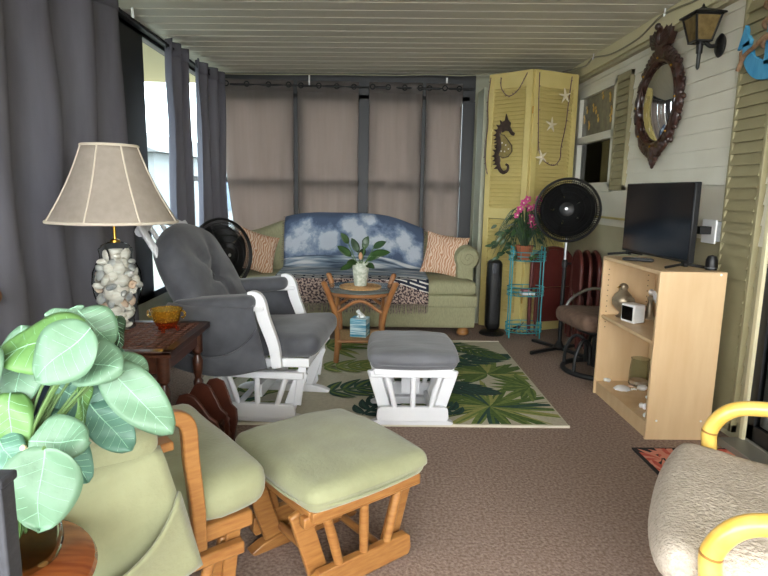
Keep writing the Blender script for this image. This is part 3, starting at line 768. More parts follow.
def tropical_rug():
    X0, X1, Y0, Y1 = -1.08, 1.045, 2.845, 4.59; H = .010
    r = MB(); r.cur = 0; r.box(((X0+X1)/2, (Y0+Y1)/2, H/2), (X1-X0, Y1-Y0, H))
    r.cur = 6
    for (a, c) in (((X0, Y0), (X1, Y0)), ((X0, Y1), (X1, Y1))): r.tube([(a[0], a[1], .007), (c[0], c[1], .007)], .008, 8)
    lay = [0]
    def leafpoly(poly, k):
        poly = clip(poly, X0+.01, X1-.01, Y0+.02, Y1-.02)
        if len(poly) < 3: return
        lay[0] += 1; z = H+.0004+.00002*lay[0]
        r.cur = k; r.add([(x, y, z) for x, y in poly], [tuple(range(len(poly)))])
    rnd = random.Random(11)
    def fan(c, L, n, a0, a1, w, ks, veins=True):
        for i in range(n):
            a = a0+(a1-a0)*i/(n-1); l = L*(.82+.25*rnd.random())
            k = ks[i % len(ks)]
            leafpoly(leaflet(c, a, l, w, rnd.uniform(-.12, .12)), k)
            leafpoly(leaflet(c, a+.03, l*.9, w*.28, 0), ks[(i+1) % len(ks)])
    def monstera(c, a, L, w, k, kv):
        d = (math.cos(a), math.sin(a)); q = (-d[1], d[0])
        for s in (-1, 1):
            for i in range(7):
                t = .06+.13*i; p = (c[0]+d[0]*L*t, c[1]+d[1]*L*t); ang = a+s*(1.25-.14*i)
                ll = w*math.sin(PI*(.18+.72*(i+.5)/7))**.7
                leafpoly(leaflet(p, ang, ll, w*.15, -s*.35), k)
                leafpoly(leaflet(p, ang, ll*.92, w*.045, -s*.35), kv)
        leafpoly(leaflet(c, a, L, w*.09), k); leafpoly(leaflet(c, a, L, w*.02), kv)
    fan((.68, 3.12), .52, 21, R(-170), R(190), .032, [2, 1, 4, 2, 3, 1])
    fan((.78, 3.72), .40, 13, R(-40), R(230), .045, [1, 2, 4, 1])
    fan((1.0, 3.45), .3, 9, R(100), R(260), .03, [2, 1])
    monstera((.45, 3.95), R(20), .62, .26, 3, 5); monstera((.62, 4.5), R(-50), .55, .2, 1, 3)
    fan((.5, 4.35), .34, 11, R(-60), R(200), .035, [2, 3, 1])
    monstera((.30, 3.55), R(-25), .5, .22, 5, 3); monstera((.46, 2.96), R(110), .42, .18, 3, 5)
    monstera((-.28, 3.32), R(20), .62, .26, 3, 2); monstera((-.35, 3.82), R(8), .6, .24, 2, 4)
    monstera((-.05, 2.95), R(60), .46, .2, 5, 3); monstera((-.72, 3.25), R(70), .6, .25, 1, 4)
    fan((-.35, 4.38), .42, 13, R(-60), R(190), .04, [2, 4, 1]); monstera((.05, 4.25), R(40), .45, .2, 1, 4)
    fan((-.85, 3.95), .45, 15, R(-90), R(200), .04, [1, 2, 3]); monstera((.12, 3.2), R(5), .4, .18, 1, 2)
    fan((-.9, 2.98), .4, 13, R(-10), R(180), .04, [3, 1, 2])
    o = r.build('tropical_rug', ['rug_base', 'rug0', 'rug1', 'rug2', 'rug3', 'rug4', 'rug_edge'], smooth=False); tag(o, 'cream area rug printed with green tropical leaves', 'rug')
tropical_rug()
def red_mat():
    X0, X1, Y0, Y1 = 1.265, 1.80, 1.75, 2.60; r = MB(); r.box(((X0+X1)/2, (Y0+Y1)/2, .004), (X1-X0, Y1-Y0, .008)); lay = 0; rnd = random.Random(5)
    for i in range(60):
        c = (rnd.uniform(X0, X1), rnd.uniform(Y0, Y1)); a0 = rnd.uniform(0, 6.28)
        for j in range(5):
            p = clip(leaflet(c, a0+.4*j, rnd.uniform(.10, .17), .017, .2), X0+.012, X1-.012, Y0+.012, Y1-.012)
            if len(p) > 2:
                lay += 1; r.cur = 1 if j % 2 else 2; r.add([(x, y, .0084+.00001*lay) for x, y in p], [tuple(range(len(p)))])
    o = r.build('door_mat', ['mat_black', 'mat_red', mat('pink_mat_pile', '#d58a76', rough=.95)], smooth=False); tag(o, 'red and black leaf patterned mat in front of the sliding door', 'mat')
red_mat()

# ================================================================== GLIDER CHAIRS AND OTTOMANS
def side_base(r, wood, s, yo, xt, xb, zt, sk):
    """one side panel of a glider base: rails, three spindles, slanted posts, skid"""
    y = s*yo
    b = MB(); b.box((0, y, zt), (2*xt+.06, .03, .035)); p = b.build('upper_rail', wood, r, bevel=.005)
    b = MB(); b.prism([(-xb-.03, .036), (xb+.03, .036), (xb+.04, .055), (xb+.035, .10), (xb+.02, .112), (-xb-.02, .112), (-xb-.035, .10), (-xb-.04, .055)], y-.014, y+.014); b.build('lower_rail', wood, r, bevel=.003)
    for k in (-1, 0, 1):
        b = MB(); b.tube([(k*xb*.62, y, .10), (k*(xb*.62+xt*.72)/2, y, (zt+.1)/2), (k*xt*.72, y, zt-.01)], [.014, .0155, .014], 12); b.build('spindle', wood, r)
    yi = y-s*.045
    for k in (-1, 1):
        b = MB(); b.bar((k*(xb-.02), yi, .03), (k*(xt+.015), yi, zt+.01), .065, .022); b.build('slanted_post', wood, r, bevel=.006)
    b = MB(); q = sk
    b.prism([(-q, .0), (q, .0), (q+.012, .012), (q-.03, .032), (q-.10, .045), (-q+.10, .045), (-q+.03, .032), (-q-.012, .012)], yi-.022, yi+.022); b.build('skid', wood, r, bevel=.004)
def ottoman(name, label, wood, fab, loc, rz):
    r = thing(name, label, 'ottoman', loc, rz)
    for s in (-1, 1): side_base(r, wood, s, .195, .190, .145, .285, .205)
    for x in (-.10, .10):
        b = MB(); b.tube([(x, -.15, .065), (x, .15, .065)], .014, 10); b.build('cross_bar', wood, r)
    b = MB(); b.box((0, 0, .265), (.05, .32, .06)); b.box((0, 0, .19), (.10, .02, .15)); b.build('glide_board', wood, r, bevel=.003)
    b = MB()
    for s in (-1, 1): b.box((s*.19, 0, .302), (.03, .42, .03)); b.box((0, s*.21, .302), (.40, .03, .03))
    b.build('seat_frame', wood, r, bevel=.003)
    def df(q):
        q = q.copy(); d = nz((q.x*3, q.y*3, 0), 2.2, 4)*.006+nz((q.x*9, q.y*4, 0), 2, 9)*.003
        if q.z > 0: q.z += d
        k = 1-.05*abs(q.x/.23)**2*0
        q.x *= 1-.05*(q.y/.25)**2; q.y *= 1-.05*(q.x/.23)**2
        if q.z < 0: q.x *= .97; q.y *= .97
        return q
    b = MB(); b.pad((0, 0, .358), (.475, .53, .085), .040, 18, .022, df); cu = b.build('cushion', fab, r, ang=80)
    b = MB(); pts = []
    for i in range(56):
        t = 2*PI*i/56; cx, sy = math.cos(t), math.sin(t)
        ex = .233*math.copysign(abs(cx)**.35, cx); ey = .261*math.copysign(abs(sy)**.35, sy)
        ex *= 1-.05*(ey/.25)**2; ey *= 1-.05*(ex/.23)**2; pts.append((ex, ey, .342))
    b.tube(pts, .004, 6, True); b.build('piping', fab, cu)
    return r
def glider(name, label, wood, fab, loc, rz, lean=.06, pw=.024, pt=.017):
    r = thing(name, label, 'chair', loc, rz)
    for s in (-1, 1): side_base(r, wood, s, .285, .21, .16, .265, .27)
    for x in (-.13, .13):
        b = MB(); b.tube([(x, -.24, .07), (x, .24, .07)], .015, 10); b.build('cross_bar', wood, r)
    b = MB(); b.box((0, 0, .16), (.02, .48, .07)); b.build('cross_board', wood, r, bevel=.004)
    # seat frame
    b = MB()
    for s in (-1, 1): b.bar((-.30, s*.275, .315), (.27, s*.275, .335), .045, .03)
    b.box((.25, 0, .33), (.03, .56, .045)); b.box((-.28, 0, .315), (.03, .56, .045)); b.build('seat_frame', wood, r, bevel=.006)
    for s in (-1, 1):   # hinge arms
        for x in (-.2, .2):
            b = MB(); b.bar((x, s*.256, .10), (x*1.15, s*.256, .32), .04, .012); b.build('hinge_arm', wood, r, bevel=.004)
    # seat cushion, T shaped
    def ds(q):
        k = max(0, min(1, (q.x-.06)/.12)); k = k*k*(3-2*k); q.y *= 1+.20*k
        rnd = max(0, (q.x-.2)/.12); q.y *= 1-.06*rnd*rnd
        if q.z > 0: q.z += .006*nz((q.x*3, q.y*3, 0), 2, 5)
        q.z += .07*q.x*(1 if q.x > 0 else .6)
        return q
    b = MB(); b.pad((.01, 0, .405), (.62, .53, .115), .05, 18, .02, ds); b.build('seat_cushion', fab, r, ang=80)
    # back frame
    for s in (-1, 1):
        b = MB(); c = bez([(-.22, s*.265, .30), (-.32, s*.265, .55), (-.47, s*.262, .80), (-.60, s*.25, 1.00)], 5)
        for i in range(len(c)-1): pass
        b.tube(c, [.026]*len(c), 10, flat=.62); b.build('back_post', wood, r)
    b = MB(); c = bez([(-.60, -.255, .97), (-.63, 0, 1.03), (-.60, .255, .97)], 8); b.tube(c, .026, 10); b.build('crest_rail', wood, r)
    for y in (-.14, 0, .14):
        b = MB(); b.tube(bez([(-.30, y, .40), (-.44, y, .72), (-.61, y, 1.0)], 6), .012, 8); b.build('back_spindle', wood, r)
    # tufted back cushion
    u = V((-.47, 0, .882)).normalized(); n = V((.882, 0, .47)).normalized()
    Mx = Matrix((V((0, 1, 0)), u, n)).transposed().to_4x4(); Mx.translation = V((-.37, 0, .685))
    def db(q):
        x, y = q.x/.335, q.y/.35
        k = 1-.27*max(0, y)**3-.03*max(0, -y)**2; q.x *= k
        q.y *= 1-.26*abs(x)**2.2*(1 if y > 0 else .4)
        if q.z > 0:
            d = math.hypot(q.x, (q.y-.02)); a = math.atan2(q.y-.02, q.x)
            q.z -= .060*math.exp(-(d/.055)**2)+.042*math.exp(-(d/.20)**2)*(abs(math.cos(2.5*a+.4))**6)
            q.z += .007*nz((q.x*3, q.y*3, 0), 2.4, 8)
        return q
    b = MB(); b.pad((0, 0, 0), (.67, .70, .14), .065, 26, .035, db); b.v = [Mx @ p for p in b.v]; bc = b.build('back_cushion', fab, r, ang=80)
    b = MB(); b.ball(Mx @ V((0, .02, .052)), .014, (1, 1, 1), 10, 6); b.build('tuft_button', fab, bc)
    # arms
    for s in (-1, 1):
        y = s*.315
        b = MB(); b.bar((-.41, y, .585), (.055, y, .615), .022, .05); b.build('arm_rail', wood, r, bevel=.005)
        b = MB(); c = bez([(.115, y, .315), (.115-lean*.2, y, .43), (.115-lean*.75, y, .56), (.115-lean, y, .645), (.09-lean, y, .672), (.06-lean, y, .670)], 6)
        b.tube(c, [.031]*len(c), 4, flat=.62) if False else None
        for i in range(len(c)-1): pass
        # post swept as a flat board
        prof = []
        for i, p in enumerate(c):
            t = (c[min(i+1, len(c)-1)]-c[max(i-1, 0)]).normalized(); q = V((t.z, 0, -t.x)); w = pw*(1+.25*math.sin(i/len(c)*PI))
            prof.append((p+q*w, p-q*w))
        poly = [(p.x, p.z) for p, _ in prof]+[(q.x, q.z) for _, q in prof[::-1]]
        b = MB(); vs = []; fs = []
        for (p, q) in prof:
            for pq in (p, q):
                vs.append((pq.x, y-pt, pq.z)); vs.append((pq.x, y+pt, pq.z))
        m = len(prof)
        for i in range(m-1):
            o = i*4; e = o+4
            fs += [(o, o+1, e+1, e), (o+2, e+2, e+3, o+3), (o, e, e+2, o+2), (o+1, o+3, e+3, e+1)]
        fs += [(0, 2, 3, 1), ((m-1)*4, (m-1)*4+1, (m-1)*4+3, (m-1)*4+2)]
        b.add(vs, fs); b.build('arm_post', wood, r, bevel=.005)
        def da(q, s=s):
            q.z += .04*(q.x/.2)*.5+.004*nz((q.x*4, q.y*6, 0), 2, 6); return q
        b = MB(); b.pad((-.195, y, .625), (.42, .135, .075), .034, 12, .006, da); ap = b.build('arm_pad', fab, r, ang=80)
        def xr(z):  # front limit of the hanging panel, following the post
            f = (z-.33)/.30; return .085-.07*max(0, min(1, f))
        yo = s*.388
        def side(u, v):
            z = .635-.272*v; x0 = -.415; x1 = xr(z)+.0
            x = x0+(x1-x0)*u; z2 = z-(.03*math.sin(PI*u))*v
            bul = .010*math.sin(PI*u)*math.sin(PI*min(1, v*1.1))+.006*nz((x*5, z*5, s), 1.5)
            yy = yo+s*(bul-.022*max(0, 1-v/.10)**2)
            return (x, yy, z2)
        b = MB(); b.grid(side, 20, 18); sp = b.build('side_panel', fab, ap, solid=.008, ang=180)
        def pocket(u, v):
            ztop = .385+.15*max(0, (u-.35)/.65)**2.6+.05*(1-u)**3; z = ztop+(.335-ztop)*v; x0 = -.42; x1 = xr(z)+.004
            x = x0+(x1-x0)*u; z2 = z-(.045*math.sin(PI*u))*v
            bul = (.055*math.sin(PI*u)**.7)*(1-v*.75)+.014
            return (x, yo+s*(bul+.004*nz((x*6, z*6, s+3), 1.5)), z2)
        b = MB(); b.grid(pocket, 22, 12); b.build('side_pocket', fab, sp, solid=.008, ang=180)
    return r
glider('glider_chair', 'white framed glider chair with charcoal cushions beside the lamp table', 'white', 'greyfab', (-.55, 3.115, .014), R(-6), .085)
ottoman('glider_ottoman', 'white slatted ottoman with grey cushion standing on leaf rug', 'white', 'greyotto', (.215, 3.00, .014), 0)
glider('glider_chair', 'oak framed glider chair with sage green cushions at left foreground', 'oak', 'sagefab', (-.70, 1.50, 0), R(37), .02, .015, .014)
ottoman('glider_ottoman', 'oak slatted ottoman with sage green cushion in the foreground', 'oak', 'sagefab', (-.135, 1.775, 0), R(38))
pillow('throw_pillow', 'dark navy cushion on the green glider seat behind the leaves', (-.86, 1.55, .60), (R(-20), 0, R(-53)), .34, .30, .12, 'navy')

# ================================================================== SIDE TABLE, LAMP, BOWL, MAGAZINE RACK
def side_table():
    X0, X1, Y0, Y1, H = -1.34, -.775, 2.17, 2.71, .575
    r = thing('side_table', 'dark carved wood side table with turned legs under the shell lamp', 'table', ((X0+X1)/2, (Y0+Y1)/2, 0))
    w, d = X1-X0, Y1-Y0
    b = MB(); b.box((0, 0, H-.012), (w, d, .022)); 
    for s in (-1, 1): b.box((s*(w/2-.02), 0, H-.004), (.04, d, .016)); b.box((0, s*(d/2-.02), H-.004), (w, .04, .016))
    t = b.build('tabletop', 'darkwood', r, bevel=.003)
    b = MB()
    for k in range(13):
        x = -w/2+.05+(w-.10)*k/12; b.box((x, 0, H+.0005), (.012, d-.07, .007))
    for k in range(13):
        y = -d/2+.05+(d-.10)*k/12; b.box((0, y, H+.0005), (w-.07, .012, .008))
    b.build('lattice_inlay', mat('dark_lattice', '#4a2a1c', '#6a3f2a', scale=20, rough=.65), t)
    b = MB()
    for s in (-1, 1): b.box((s*(w/2-.05), 0, H-.06), (.018, d-.08, .075)); b.box((0, s*(d/2-.05), H-.06), (w-.08, .018, .075))
    b.build('apron', 'darkwood', r, bevel=.002)
    prof = [(.018, 0), (.024, .01), (.026, .05), (.016, .065), (.022, .09), (.026, .16), (.020, .24), (.014, .27), (.024, .285), (.024, .30), (.015, .315), (.023, .36), (.025, .40), (.014, .43), (.026, .445), (.026, .455), (.026, .55)]
    for sx in (-1, 1):
        for sy in (-1, 1):
            b = MB(); b.lathe(prof, (sx*(w/2-.05), sy*(d/2-.05), 0), 16); b.build('leg', 'darkwood', r)
side_table()
def lamp():
    r = thing('table_lamp', 'shell filled glass table lamp with pleated linen shade', 'lamp', (-1.135, 2.555, .5795))
    prof = [(.062, 0), (.068, .006), (.065, .03), (.064, .05), (.078, .10), (.100, .17), (.108, .23), (.102, .285), (.085, .325), (.068, .345), (.070, .375), (.074, .395), (.06, .415), (.03, .43)]
    prof = [(q*.97, z*.9) for q, z in prof]
    b = MB(); b.lathe(prof, seg=36); jar = b.build('glass_jar', 'clear', r)
    def rad(z):
        for (a, za), (c, zb) in zip(prof, prof[1:]):
            if za <= z <= zb: return a+(c-a)*(z-za)/(zb-za+1e-9)
        return .03
    rnd = random.Random(4); k = 0
    core = MB(); core.lathe([(.001, .008)]+[(max(.02, q-.042), z) for q, z in prof[1:-2]]+[(.001, .33)], seg=20); core.build('shell_filling', 'shell', jar)
    for ring_i in range(13):
        z = .018+ring_i*.0255; cnt = int(4+rad(z)*36)
        for j in range(cnt):
            if k >= 99: break
            t = 2*PI*(j+.5*(ring_i % 2)+rnd.uniform(-.2, .2))/cnt
            if math.sin(t) > .45: continue
            q = rad(z)-.024; s = rnd.uniform(.021, .034)
            rt = Matrix.Rotation(t, 3, 'Z') @ Euler((rnd.uniform(0, 3), rnd.uniform(-.5, .5), rnd.uniform(0, 3))).to_matrix()
            b = MB(); c = (q*math.cos(t), q*math.sin(t), z+rnd.uniform(-.006, .006)); ty = rnd.random()
            m = rnd.choice(['shell', 'shell', 'shell', 'shell', 'shell', 'shell_grey', 'shell_grey', 'shell_pink'])
            if ty < .5:   # scallop: ribbed fan dome
                def wob(tt, zz): return 1+.07*math.cos(9*tt)
                b.lathe([(1e-4, .45*s), (.45*s, .38*s), (.8*s, .2*s), (1.0*s, 0), (.85*s, -.04*s)], c, 22, Matrix.Rotation(t, 3, 'Z') @ Euler((rnd.uniform(-.5, .5), R(80)+rnd.uniform(-.5, .5), 0)).to_matrix(), wob)
            elif ty < .78:  # spiral snail
                pts = [V(c)+rt @ (V((math.cos(a)*(1-a/14), math.sin(a)*(1-a/14), a*.05))*s*.55) for a in [i*.6 for i in range(20)]]
                b.tube(pts, [s*.45*(1-i/22) for i in range(20)], 8)
            else: b.ball(c, s*.8, (1.2, .7, .65), 10, 7, rt)
            b.build('shell', m, jar); k += 1
    b = MB(); b.lathe([(.022, .386), (.02, .396), (.008, .402), (.006, .42), (.006, .50), (.016, .505), (.016, .54), (.004, .545), (.004, .785), (.006, .80), (.001, .80)], seg=16); b.build('lamp_stem', 'brass', r)
    R0, R1, z0, z1 = .268, .115, .478, .798
    def sh(t, z):
        return 1
    b = MB(); n = 8
    def shf(u, v):
        t = u*2*PI; q = R0+(R1-R0)*v-.012*math.sin(PI*v); k = abs(math.sin(t*n/2)); q *= 1-.022*k
        return (q*math.cos(t), q*math.sin(t), z0+(z1-z0)*v)
    b.grid(shf, 96, 12); shd = b.build('lamp_shade', 'shade', r, solid=.003, ang=180)
    b = MB()
    for v in (0.0, 1.0):
        b.tube([V(shf(i/96, v))*1.0 for i in range(96)], .0065, 8, True)
    for k_ in range(n):
        u = k_/n; b.tube([V(shf(u, i/10))+V((math.cos(u*2*PI), math.sin(u*2*PI), 0))*.002 for i in range(11)], .0038, 6)
    b.build('trim_band', 'shadetrim', shd)
    b = MB()
    for k_ in range(3):
        t = k_*2*PI/3; b.tube([(0, 0, .79), (R1*.97*math.cos(t), R1*.97*math.sin(t), .80)], .003, 6)
    b.build('shade_spider', 'brass', shd)
lamp()
def bowl():
    r = thing('glass_bowl', 'small amber and red footed glass bowl on dark side table', 'bowl', (-.905, 2.50, .581))
    wob = lambda t, z: 1+.03*math.cos(12*t)*min(1, z/.05)
    b = MB(); b.lathe([(.025, .018), (.042, .03), (.055, .055), (.062, .085), (.070, .10), (.066, .099), (.058, .084), (.051, .056), (.038, .034), (.001, .026)], seg=48, wob=wob); b.build('bowl_body', 'amber', r)
    b = MB(); b.lathe([(.001, .016), (.03, .016), (.045, .028), (.054, .048), (.048, .046), (.03, .03), (.001, .027)], seg=36); b.build('red_base', 'amberred', r)
    for k in range(3):
        t = k*2*PI/3+.5; f = MB(); f.tube([(.03*math.cos(t), .03*math.sin(t), .022), (.045*math.cos(t), .045*math.sin(t), .010), (.048*math.cos(t), .048*math.sin(t), 0)], [.010, .008, .009], 8); f.build('foot', 'amberred', r)
    for s in (-1, 1):
        f = MB(); f.tube(arc((s*.066, 0, .078), .016, R(-90), R(90), 8, 'XZ', s), .005, 6); f.build('handle', 'amber', r)
bowl()
def magazine_rack():
    r = thing('magazine_rack', 'dark wooden magazine rack with scalloped panels beside side table', 'magazine rack', (-.755, 2.49, 0), R(72)); r.scale = (.9, .72, .95)
    shp = [(-.17, .05), (.17, .05), (.185, .14), (.17, .20), (.13, .22), (.09, .28), (.05, .325), (0, .335), (-.05, .325), (-.09, .28), (-.13, .22), (-.17, .20), (-.185, .14)]
    for k, (off, tl) in enumerate(((-.09, 16), (0, 0), (.09, -16))):
        b = MB(); b.prism([(y, z) for y, z in shp], -.008, .008, 'YZ'); M = Matrix.Translation((off*.4, 0, .03)) @ Matrix.Rotation(R(-tl), 4, 'Y'); b.v = [M @ p for p in b.v]
        b.build('panel', 'rackwood', r, bevel=.004)
    for s in (-1, 1):
        for q in (-1, 1):
            b = MB(); b.bar((q*.11, s*.15, 0), (-q*.03, s*.15, .20), .03, .02); b.build('leg', 'darkwood', r, bevel=.003)
    b = MB(); b.box((0, 0, .06), (.12, .30, .012)); b.build('floor_board', 'darkwood', r)
magazine_rack()

# ================================================================== COFFEE TABLE
def coffee_table():
    r = thing('rattan_table', 'small rattan table with round glass top before the sofa', 'table', (-.085, 4.10, .011))
    b = MB(); b.lathe([(.001, .505), (.268, .505), (.275, .509), (.275, .514), (.268, .518), (.001, .518)], seg=48); b.build('glass_top', 'tableglass', r)
    for sx in (-1, 1):
        for sy in (-1, 1):
            b = MB(); c = bez([(sx*.165, sy*.165, 0), (sx*.155, sy*.155, .15), (sx*.165, sy*.165, .32), (sx*.205, sy*.19, .47), (sx*.245, sy*.215, .575)], 6)
            b.tube(c, [.020]*len(c), 10); b.ball(c[-1], .022, (1, 1, .7), 10, 6); b.build('leg', 'rattan', r)
    b = MB(); b.ring((0, 0, .488), .225, .016, n=40, seg=8); b.build('top_hoop', 'rattan', r)
    for a in range(4):
        t = a*PI/2; p, q = V((math.cos(t)*.165-math.sin(t)*.16, math.sin(t)*.165+math.cos(t)*.16, .36)), V((math.cos(t)*.165+math.sin(t)*.16, math.sin(t)*.165-math.cos(t)*.16, .36))
        m = (p+q)/2+V((0, 0, .085)); b = MB(); b.tube(bez([p, m, q], 8), .012, 8); b.build('arched_brace', 'rattan', r)
        b = MB(); p2, q2 = p.copy(), q.copy(); p2.z = q2.z = .155; b.tube([p2, q2], .012, 8); b.build('stretcher', 'rattan', r)
    b = MB(); b.box((0, 0, .160), (.32, .32, .012)); b.build('wicker_shelf', 'wicker', r)
coffee_table()
r = thing('tissue_box', 'blue patterned tissue box on lower shelf of the rattan table', 'tissue box', (-.085, 4.07, .1775), R(-14))
b = MB(); b.box((0, 0, .066), (.118, .118, .132)); b.build('carton', 'tissue_blue', r, bevel=.003)
b = MB(); b.grid(lambda u, v: ((u-.5)*.075*(1-.5*v)+.012*math.sin(v*5), .018*math.sin(u*9+v*3)*(1-v*.3), .130+.062*v*(1-.5*abs(u-.45))), 14, 8); b.build('tissue', 'paper', r, solid=.001, ang=180)
b = MB()
for i in range(9): b.ring((0, 0, .005), .012+i*.0165, .0075, n=36, seg=6)
o = b.build('wicker_placemat', 'wicker', loc=(-.085, 4.08, .530)); tag(o, 'round woven wicker placemat on the rattan table top', 'placemat')
def leafmesh(b, base, d, nrm, L, w, curl=.2, n=8, m=4, fold=.15):
    base, d = V(base), V(d).normalized(); nrm = V(nrm); nrm = (nrm-d*nrm.dot(d)).normalized(); sd = d.cross(nrm)
    def fn(u, v):
        x = 2*u-1; ww = w/2*math.sin(PI*min(1, .03+v*.97)**.85)**.75 if v < 1 else 0
        return tuple(base+d*(L*v)+sd*(x*ww)+nrm*(-curl*L*v*v+fold*abs(x)*ww))
    b.grid(fn, m, n)
def potted_plant():
    r = thing('potted_plant', 'small green leaved plant in mottled white pot on rattan table', 'plant', (-.085, 4.08, .5435))
    b = MB(); b.lathe([(.001, 0), (.042, 0), (.045, .004), (.062, .15), (.066, .155), (.066, .165), (.058, .165), (.055, .145), (.001, .14)], seg=28); b.build('pot', 'potwhite', r)
    rnd = random.Random(3)
    spec = [((-.07, 0, .21), (-.9, -.1, .75), .12, .06), ((.07, -.01, .22), (1, -.1, .25), .14, .065), ((.02, 0, .26), (.3, 0, 1), .10, .05), ((-.02, 0, .24), (-.4, .1, .9), .11, .055), ((.03, -.02, .29), (.1, 0, 1), .06, .05), ((.05, 0, .18), (.9, -.2, .5), .13, .04), ((-.06, -.03, .15), (-.7, -.5, -.2), .10, .045), ((.0, -.04, .18), (.1, -.9, .3), .09, .06), ((-.03, -.03, .17), (-.5, -.7, .1), .10, .055), ((.04, -.03, .16), (.5, -.8, -.1), .10, .05), ((.0, .03, .2), (.2, .6, .6), .1, .05), ((-.09, 0, .30), (-.5, -.2, .8), .09, .05), ((.09, 0, .27), (.8, 0, .5), .1, .055)]
    for (p, d, L, w) in spec:
        st = MB(); st.tube(bez([(p[0]*.15, p[1]*.15, .13), (p[0]*.6, p[1]*.6, (p[2]+.14)/2), p], 5), .003, 6); s_ = st.build('stem', 'stem', r)
        b = MB(); leafmesh(b, p, d, (0, -.8, .6), L, w, .15); b.build('leaf', 'leaf' if rnd.random() < .6 else 'leaf_spear', s_, solid=.0012, ang=180)
    b = MB(); b.lathe([(.001, 0), (.012, .008), (.016, .03), (.008, .05), (.001, .055)], (0, -.055, .19), 12); b.build('bud', mat('peach_bud', '#c99a78', rough=.6), r)
potted_plant()

# ================================================================== BOOKCASE AND WHAT STANDS ON IT
def bookcase():
    X0, X1, Y0, Y1, H, t = 1.38, 1.705, 2.71, 3.41, .852, .018
    r = thing('bookcase', 'pale maple bookcase with two shelves against the right wall', 'bookcase', (X0, Y0, 0))
    D, Wd = X1-X0, Y1-Y0
    for y in (t/2, Wd-t/2):
        b = MB(); b.box((D/2, y, H/2), (D, t, H)); b.build('side_panel', 'maple', r, bevel=.0015)
    b = MB(); b.box((D/2, Wd/2, H-t/2), (D-.002, Wd-2*t, t)); b.build('top_panel', 'maple', r, bevel=.001)
    for z in (.072, .49):
        b = MB(); b.box((D/2+.004, Wd/2, z), (D-.012, Wd-2*t, t)); b.build('shelf', 'maple', r, bevel=.001)
    b = MB(); b.box((.02, Wd/2, .031), (.016, Wd-2*t, .062)); b.build('kick_board', 'maple', r)
    b = MB(); b.box((D-.004, Wd/2, H/2), (.006, Wd-2*t, H-.02)); b.build('back_panel', 'maple', r)
    pm = mat('peg_hole_dark', '#4b3a26', rough=.9)
    for z in [.55+.032*i for i in range(-4, 8)]:
        for x in (.035, D-.05):
            b = MB(); b.lathe([(.001, 0), (.0035, 0), (.0035, .0012), (.001, .0012)], (x, Wd-t-.0012, z), 8, Euler((R(90), 0, 0)).to_matrix()); b.build('peg_hole', pm, r)
    for x, z in ((.05, .10), (D-.05, .10), (D-.03, H-.012)):
        b = MB(); b.lathe([(.001, 0), (.006, 0), (.005, .002), (.001, .002)], (x, 0, z), 10, Euler((R(90), 0, 0)).to_matrix()); b.build('screw_cap', 'paper', r)
bookcase()
def tv():
    r = thing('television', 'black flat screen television standing on the pale bookcase', 'television', (1.56, 3.155, .853), R(3))
    b = MB(); b.box((0, 0, .228), (.03, .69, .40)); b.box((.03, 0, .19), (.045, .5, .25)); b.build('casing', 'black', r, bevel=.004)
    b = MB(); b.box((-.0158, 0, .232), (.002, .674, .380)); b.build('screen', 'screen', r)
    for y in (-.29, .29):
        b = MB(); b.tube([(0, y, .02), (-.115, y*1.1, .006)], .007, 8); b.tube([(0, y, .02), (.10, y*1.1, .006)], .007, 8); b.box((0, y, .02), (.02, .03, .025)); b.build('foot', 'black', r)
tv()
b = MB(); b.pad((0, 0, .009), (.045, .16, .017), .008, 8); rc = thing('remote_control', 'black remote control lying on top of the bookcase', 'remote control', (1.465, 3.14, .853), R(58)); b.build('casing', 'black', rc)
b = MB()
for i in range(3):
    for j in range(6): b.box((-.012+.012*i, -.06+.018*j, .0185), (.006, .007, .002))
b.build('buttons', 'metalbox', rc)
r = thing('speaker', 'small black rounded speaker behind the bookcase top corner', 'speaker', (1.675, 2.80, .853))
b = MB(); b.lathe([(.001, 0), (.026, 0), (.028, .01), (.027, .05), (.020, .068), (.001, .074)], seg=20); b.build('body', 'black', r); b = MB(); b.ring((0, 0, .012), .028, .002, n=24); b.build('base_ring', 'metalbox', r)
r = thing('digital_clock', 'white cube digital clock on the upper bookcase shelf', 'clock', (1.485, 3.185, .4995), R(20))
b = MB(); b.box((0, 0, .053), (.085, .10, .105)); b.build('casing', 'whitecer', r, bevel=.008)
b = MB(); b.box((-.0435, 0, .054), (.002, .080, .078)); b.build('display', 'screen', r)
def bird():
    r = thing('bird_figurine', 'aged silver bird figurine behind the white clock', 'figurine', (1.475, 3.31, .4995), R(200))
    b = MB(); b.lathe([(.001, 0), (.03, .002), (.035, .008), (.02, .016), (.014, .03), (.03, .045), (.055, .075), (.060, .105), (.048, .135), (.028, .155), (.022, .165), (.026, .178), (.024, .192), (.012, .202), (.001, .204)], seg=24); b.build('body', 'silverbird', r)
    b = MB(); b.tube([(.018, 0, .185), (.05, 0, .180)], [.008, .001], 8); b.build('beak', 'brass', r)
    b = MB(); b.tube(bez([(-.04, 0, .10), (-.07, 0, .07), (-.09, 0, .06)], 5), [.025]+[.018]*9+[.008], 8, flat=.5); b.build('tail', 'silverbird', r)
    for s in (-1, 1):
        b = MB(); b.ball((-.005, s*.05, .10), .04, (1, .35, .8), 12, 8); b.build('wing', 'silverbird', r)
bird()
